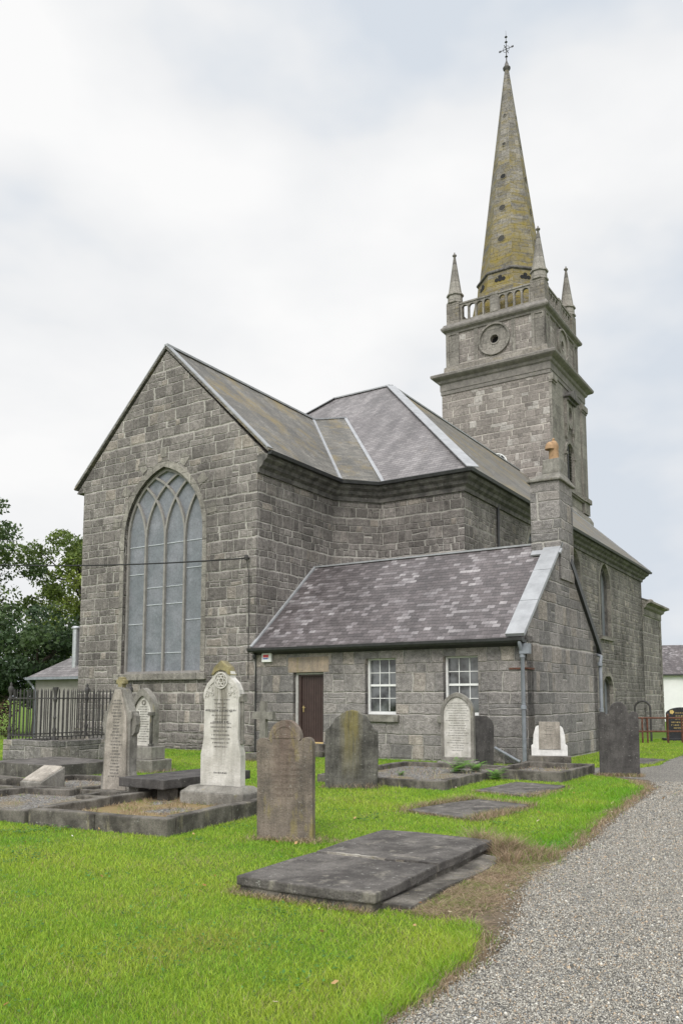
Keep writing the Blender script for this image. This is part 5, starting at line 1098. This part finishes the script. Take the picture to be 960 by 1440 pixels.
# ferns in the kerbed plot
def fern(x, y, z, s, label, seed):
    rnd = random.Random(seed); vs = []; cs = []
    for k in range(17):
        a = rnd.uniform(0, 6.28); L = s * rnd.uniform(0.6, 1.1); el = rnd.uniform(0.5, 1.2); col = np.array((0.12, 0.27, 0.03)) * rnd.uniform(0.6, 1.4)
        for i in range(9):
            t = (i + 1) / 9; r = L * t * math.cos(el) * (0.6 + 0.4 * t); zz = L * math.sin(el) * (t - 0.45 * t * t); w = 0.10 * s * (1 - t) + 0.012
            p = np.array((r * math.cos(a), r * math.sin(a), zz)); sd_ = np.array((-math.sin(a), math.cos(a), 0)); fw = np.array((math.cos(a), math.sin(a), -0.2)) * 0.05 * s
            for sg in (-1, 1):
                q = p + sd_ * sg * w * 2; vs += [p - fw * 0.4, q + fw * 0.5, q + fw * 0.9, p + fw * 0.5]; cs += [col] * 4
    v = np.array(vs); n = len(v) // 4; o = raw_mesh('fern', v, np.full(n, 4), np.arange(n * 4), np.array(cs), M['leaf']); o.location = (x, y, z); tag(o, label, 'plant', 'ferns by the kerbs'); return o
fern(2.42, 17.25, 0.07, 0.72, 'largest green fern below the white rimmed headstone', 1); fern(2.85, 17.55, 0.07, 0.5, 'green fern at the foot of the dark half hidden headstone', 2)
fern(3.08, 16.35, 0.02, 0.45, 'small green weed outside the kerb corner next to the sunken slab', 3); fern(1.2, 16.7, 0.07, 0.2, 'tiny green weed inside the long kerbed plot', 4)

# ================================================================== grass, dry grass, chips
RNG = np.random.default_rng(5)
FARG = FARL
def lawn_mask(x, y):
    right = np.interp(y, [3.0, 3.9, 4.31, 4.65, 5.24, 5.69, 6.02], [-0.35, 0.0, 0.22, 0.47, 0.77, 0.96, 0.985])
    r2 = np.interp(y, [6.02, 6.2, 6.4, 6.6, 8.4, 8.45, 9.03, 10.1, 11.37, 13.2, 15.0, 16.2, 16.9, 17.4, 22], [0.985, 0.88, 0.70, 0.40, 0.36, 1.95, 2.47, 3.0, 3.62, 4.6, 5.55, 5.75, 5.6, 5.35, 5.0])
    edge = np.where(y < 6.02, right, r2) + 0.05 * fract_noise(x * 3, y * 3)
    a = (x < edge) & ~((y > 6.5) & (y < 8.42) & (x > 0.36))
    far = (inpoly(x, y, FARL + [(30, 27), (30, 60), (4, 60), (4, 20)]))
    return a | far | ((y > 8.42) & (y < 9.5) & (x > 1.45) & (x < edge))
def church_mask(x, y):
    dx, dy = x - GX, y - GY; u = dx * math.cos(PHI) + dy * math.sin(PHI); v = -dx * math.sin(PHI) + dy * math.cos(PHI)
    return ~((u > -13) & (u < 8.5) & (v > 0.0) & (v < 45) & ~((u > 4.5) & (v > 6.5)) & ~((u < -8) & (v < 2)))
foot(-4.45, 18.4, 0.6, 0.34); foot(-2.42, 13.4, 0.5, 1.0); foot(-5.55 - 0.7, 17.3 + 0.4, 1.1, 0.9)
foot(rl.location.x - 0.1, rl.location.y + 1.7, 1.0, 1.4)
x, y = scatter(9500, 1.62, 3.5, 34, lambda k: -0.45 * k - 3.0, lambda k: 0.45 * k + 0.5)
ok = lawn_mask(x, y) & clear(x, y) & church_mask(x, y); x, y = x[ok], y[ok]
n = len(x); fn = fract_noise(x, y); f2 = fract_noise(x * 0.35 + 4, y * 0.35 + 1)
sc = (np.maximum(y, 4) / 5) ** 0.55
f3 = fract_noise(x * 1.7 + 3, y * 1.7 + 8); eg = np.interp(y, [p[1] for p in LAWN[:7]], [p[0] for p in LAWN[:7]]); ed = np.where(y < 6.1, np.clip(1 - (eg - x) / 0.42, 0, 1), 0); eg2 = np.interp(y, [p[1] for p in LAWN[13:20]], [p[0] for p in LAWN[13:20]]); ed = np.maximum(ed, np.where((y > 8.5) & (y < 15), np.clip(1 - (eg2 - x) / 0.8, 0, 1) * 0.7, 0))
hgt = (0.023 + 0.009 * fn + 0.006 * f3 + RNG.uniform(-0.012, 0.018, n)) * np.where(y > 12, 1.25, 1.0) * (1 + 1.3 * ed); hgt = np.maximum(hgt, 0.013)
g0 = np.array([0.125, 0.325, 0.012]); g1 = np.array([0.38, 0.475, 0.055]); t = np.clip(0.60 + 0.42 * f2 + 0.22 * fn + 0.22 * f3 + RNG.normal(0, 0.22, n) - 0.6 * ed, 0, 1)[:, None]
col = g0 * (1 - t) + g1 * t; col *= RNG.uniform(0.7, 1.25, (n, 1)); dryb = RNG.random(n) < np.clip(0.05 + 0.12 * f3 + 0.08 * f2, 0.02, 0.3) * (1 - ed); col[dryb] = np.array([0.36, 0.30, 0.15]) * RNG.uniform(0.7, 1.1, (dryb.sum(), 1))
yel = (RNG.random(n) < 0.42 * np.clip(1.3 - np.hypot((x + 0.95) / 0.42, (y - 5.6) / 0.40) + 0.5 * fract_noise(x * 4, y * 4), 0, 1)); col[yel] = np.array([0.33, 0.34, 0.06])
o = blades('lawn_grass', x, y, zg(x, y), hgt, 0.0036 * sc, hgt * RNG.uniform(0.3, 1.3, n), col, M['grass']); tag(o, 'short green grass of the churchyard lawn', 'grass', kind='stuff')
# dry grass along slabs, headstones and the path edge
xs, ys, ls = [], [], []
def dline(p, q, w, dens, L=0.09):
    d = math.dist(p, q); k = int(d * dens); t = RNG.random(k); xs.append(p[0] + (q[0] - p[0]) * t + RNG.normal(0, w, k)); ys.append(p[1] + (q[1] - p[1]) * t + RNG.normal(0, w, k)); ls.append(np.full(k, L))
def dpoly(pts, w, dens, L=0.09, close=False):
    for p, q in zip(pts, pts[1:] + ([pts[0]] if close else [])): 
        if p != q: dline(p, q, w, dens, L)
dpoly(LAWN[1:9], 0.055, 1500, 0.055); dpoly(LAWN[12:20], 0.07, 800, 0.06)
def loc2w(e, p): v = Matrix.Rotation(e.rotation_euler.z, 3, 'Z') @ Vector((p[0], p[1], 0)); return (e.location.x + v.x, e.location.y + v.y)
q = [loc2w(LD, p) for p in ((-0.69, -1.41), (0.66, -1.41), (0.92, -1.2), (0.95, 1.1), (0.7, 1.4), (-0.69, 1.41))]
dpoly([q[5], q[0], q[1]], 0.03, 1300, 0.06); dpoly([q[2], q[3]], 0.06, 700, 0.07); dpoly([q[3], q[4], q[5]], 0.05, 900, 0.08)
# weeds and long grass where the mower cannot reach
def base(e, hu, y0, y1, L=0.10, d=260):
    q = [loc2w(e, p) for p in ((-hu, y0), (hu, y0), (hu, y1), (-hu, y1))]; dpoly(q, 0.03, d, L, True)
for e_, a_ in ((A, (0.37, -0.03, 0.15)), (B, (0.51, -0.03, 0.17)), (C, (0.6, -0.26, 0.34)), (I_, (0.43, -0.03, 0.16)), (Eo, (0.62, -0.36, 0.36)), (F, (0.48, -0.18, 0.3)), (Hh, (0.5, -0.2, 0.34)), (K, (0.43, -0.23, 0.38)), (D, (0.48, -0.24, 0.38))): base(e_, *a_)
GRN0 = sum(len(q_) for q_ in xs)
wx, wy = RNG.normal(5.95, 0.35, 260), RNG.normal(14.2, 0.22, 260); xs.append(wx); ys.append(wy); ls.append(np.full(260, 0.05))
# tussock at the ledger's far corner
def tussock(x, y, s, k, L): xs.append(RNG.normal(x, s, k)); ys.append(RNG.normal(y, s, k)); ls.append(np.full(k, L))
tussock(1.72, 8.72, 0.09, 1900, 0.23); tussock(1.66, 8.35, 0.09, 900, 0.15); tussock(1.52, 9.05, 0.07, 900, 0.26); tussock(1.98, 8.6, 0.14, 1100, 0.14); tussock(1.1, 6.9, 0.2, 700, 0.08); tussock(0.75, 6.55, 0.14, 600, 0.07)
dpoly([F1[3], F1[0]], 0.09, 1700, 0.12); dpoly([F1[0], F1[1]], 0.05, 900, 0.05); dpoly([F1[1], F1[2]], 0.08, 1700, 0.11); dpoly([F1[2], F1[3]], 0.10, 900, 0.09); dpoly([F2[0], F2[1], F2[2]], 0.09, 600, 0.08)
dline((-1.05, 9.68), (-0.3, 9.42), 0.06, 1500, 0.07); dline((-0.2, 9.6), (0.1, 9.3), 0.08, 600, 0.06); dline((-0.3, 15.0), (0.65, 14.85), 0.04, 900, 0.16); dline((5.4, 17.2), (6.2, 17.0), 0.05, 700, 0.10)
k = 11000; u = RNG.random(k); vv = RNG.random(k); px_ = 0.80 + u * 1.22 + RNG.normal(0, 0.15, k); py_ = 6.40 + u * 2.2 + RNG.normal(0, 0.12, k); xs.append(px_); ys.append(py_); ls.append(np.full(k, 0.06))
kz = np.arange(sum(map(len, xs)))
def inplot(near, lu, lv, rz, k, L):
    u = -RNG.random(k) * lu * 0.86 - lu * 0.07; v = RNG.random(k) * lv * 0.86 + lv * 0.07; m_ = fract_noise(u * 4, v * 4) > -0.1; u, v = u[m_], v[m_]
    pls.append((near[0] + u * math.cos(rz) - v * math.sin(rz), near[1] + u * math.sin(rz) + v * math.cos(rz), np.full(len(u), L)))
pls = []
inplot((-2.06, 9.80), 2.25, 2.75, R(-26), 5200, 0.06); inplot((-4.16, 10.86), 2.3, 2.4, R(-26), 500, 0.06); inplot((1.83, 14.62), 2.7, 3.75, R(-31), 900, 0.10); inplot((4.25, 15.95), 1.55, 2.3, R(-33), 500, 0.09); inplot((-4.35, 13.2), 1.9, 2.2, R(-24), 500, 0.08)
x, y, l = map(np.concatenate, (xs, ys, ls)); ok = clear(x, y); x, y, l = x[ok], y[ok], l[ok]
x = np.concatenate([x] + [p[0] for p in pls]); y = np.concatenate([y] + [p[1] for p in pls]); l = np.concatenate([l] + [p[2] for p in pls]); zz = np.concatenate([np.full(ok.sum(), 0.004)] + [np.full(len(p[0]), 0.091 if i_ == 0 else 0.073) for i_, p in enumerate(pls)]); n = len(x)
hgt = l * np.where((x > 0.45) & (y > 5.9) & (y < 9.0) & (l < 0.1), RNG.uniform(0.05, 0.6, n), RNG.uniform(0.12, 1.0, n)); tt = RNG.random((n, 1)); col = (np.array([0.27, 0.19, 0.115]) * (1 - tt) + np.array([0.46, 0.365, 0.255]) * tt) * RNG.uniform(0.55, 1.15, (n, 1)); gr = RNG.random(n) < np.clip(0.15 + 0.35 * fract_noise(x * 3 + 1, y * 3), 0.04, 0.7); col[gr] = np.array([0.15, 0.22, 0.04])
o = blades('dry_grass', x, y, zz, hgt, 0.0036 * (np.maximum(y, 4) / 5) ** 0.6, l * np.where((x > 0.45) & (y > 5.9) & (y < 9.0) & (l < 0.1), RNG.uniform(0.9, 2.4, n), RNG.uniform(0.3, 1.3, n)), col, M['dry']); tag(o, 'dead brown grass along slab edges and the path', 'dry grass', kind='stuff')
# gravel chips
x, y = scatter(9500, 1.7, 3.2, 16, lambda k: 0.0 * k, lambda k: 0.45 * k + 2.2)
pe = np.interp(y, [p[1] for p in PATHL], [p[0] for p in PATHL]); rnd_ = RNG.random(len(x)); ok = (x > pe - 0.22 * rnd_ ** 3) & (y > 2.6); x, y = x[ok], y[ok]; n = len(x)
r = np.where(RNG.random(n) < 0.03, RNG.uniform(0.008, 0.014, n), RNG.uniform(0.0032, 0.0082, n)) * (np.maximum(y, 4) / 5) ** 0.35
octv = np.array([[1, 0, 0], [-1, 0, 0], [0, 1, 0], [0, -1, 0], [0, 0, 1], [0, 0, -1]], float)
v = octv[None] * (r[:, None, None] * RNG.uniform(0.6, 1.3, (n, 6, 1))) * np.array([1, 1, 0.75]); a = RNG.uniform(0, 6.28, n); ca, sa = np.cos(a)[:, None], np.sin(a)[:, None]; tl = RNG.normal(0, 0.5, (n, 1))
vx = v[..., 0] * ca - v[..., 1] * sa; vy = v[..., 0] * sa + v[..., 1] * ca; vz = v[..., 2] + vx * tl * 0.6; v = np.stack([vx + x[:, None], vy + y[:, None], vz + 0.008 + r[:, None] * 0.35], -1)
F8 = np.array([[0, 2, 4], [2, 1, 4], [1, 3, 4], [3, 0, 4], [2, 0, 5], [1, 2, 5], [3, 1, 5], [0, 3, 5]]); loops = (np.arange(n)[:, None, None] * 6 + F8[None]).ravel()
pal = np.array([[0.13, 0.126, 0.112], [0.245, 0.23, 0.198], [0.325, 0.305, 0.262], [0.39, 0.37, 0.32], [0.52, 0.495, 0.44], [0.39, 0.305, 0.215], [0.23, 0.235, 0.23]]); col = pal[RNG.choice(7, n, p=[.16, .21, .23, .18, .08, .08, .06])] * RNG.uniform(0.8, 1.15, (n, 1))
o = raw_mesh('gravel', v.reshape(-1, 3), np.full(n * 8, 3), loops, np.repeat(col, 6, 0), M['chip']); tag(o, 'loose grey gravel chips on the path', 'gravel', kind='stuff')
# fallen leaves on the lawn
k = 130; yy = RNG.uniform(4.2, 15, k); xx = RNG.uniform(-0.5, 0.4, k) * yy; ok = clear(xx, yy) & ~((xx > 1.0) & (yy < 8)); xx, yy = xx[ok], yy[ok]; n = len(xx); s = RNG.uniform(0.012, 0.032, (n, 1)); a = RNG.uniform(0, 6.28, n)
d1 = np.stack([np.cos(a), np.sin(a), RNG.normal(0, 0.35, n)], -1) * s; d2 = np.stack([-np.sin(a), np.cos(a), RNG.normal(0, 0.35, n)], -1) * s * 0.6; p = np.stack([xx, yy, np.full(n, 0.04)], -1)
v = np.stack([p - d1, p + d2, p + d1, p - d2], 1).reshape(-1, 3); pal = np.array([[0.30, 0.14, 0.06], [0.42, 0.27, 0.13], [0.5, 0.42, 0.3], [0.6, 0.58, 0.52]]); col = pal[RNG.choice(4, n, p=[.42, .38, .17, .03])]
o = raw_mesh('fallen_leaves', v, np.full(n, 4), np.arange(n * 4), np.repeat(col, 4, 0), M['dry']); tag(o, 'dead leaves scattered over the lawn', 'leaves', kind='stuff')
k = 5200; cy_ = RNG.uniform(4.2, 13, 90); cx_ = RNG.uniform(-0.55, 0.35, 90) * cy_; j = RNG.integers(90, size=k); xx = cx_[j] + RNG.normal(0, 0.13, k); yy = cy_[j] + RNG.normal(0, 0.13, k); ok = lawn_mask(xx, yy) & clear(xx, yy); xx, yy = xx[ok], yy[ok]; n = len(xx); s = RNG.uniform(0.006, 0.014, (n, 1)) * (yy[:, None] / 5) ** 0.4; a = RNG.uniform(0, 6.28, n)
d1 = np.stack([np.cos(a), np.sin(a), RNG.normal(0, 0.3, n)], -1) * s; d2 = np.stack([-np.sin(a), np.cos(a), RNG.normal(0, 0.3, n)], -1) * s * 0.8; p = np.stack([xx, yy, RNG.uniform(0.02, 0.04, n)], -1)
v = np.stack([p - d1, p + d2, p + d1, p - d2], 1).reshape(-1, 3); col = np.array([0.07, 0.17, 0.03]) * RNG.uniform(0.7, 1.5, (n, 1))
o = raw_mesh('clover', v, np.full(n, 4), np.arange(n * 4), np.repeat(col, 4, 0), M['grass']); tag(o, 'patches of clover leaves in the lawn', 'clover', kind='stuff')
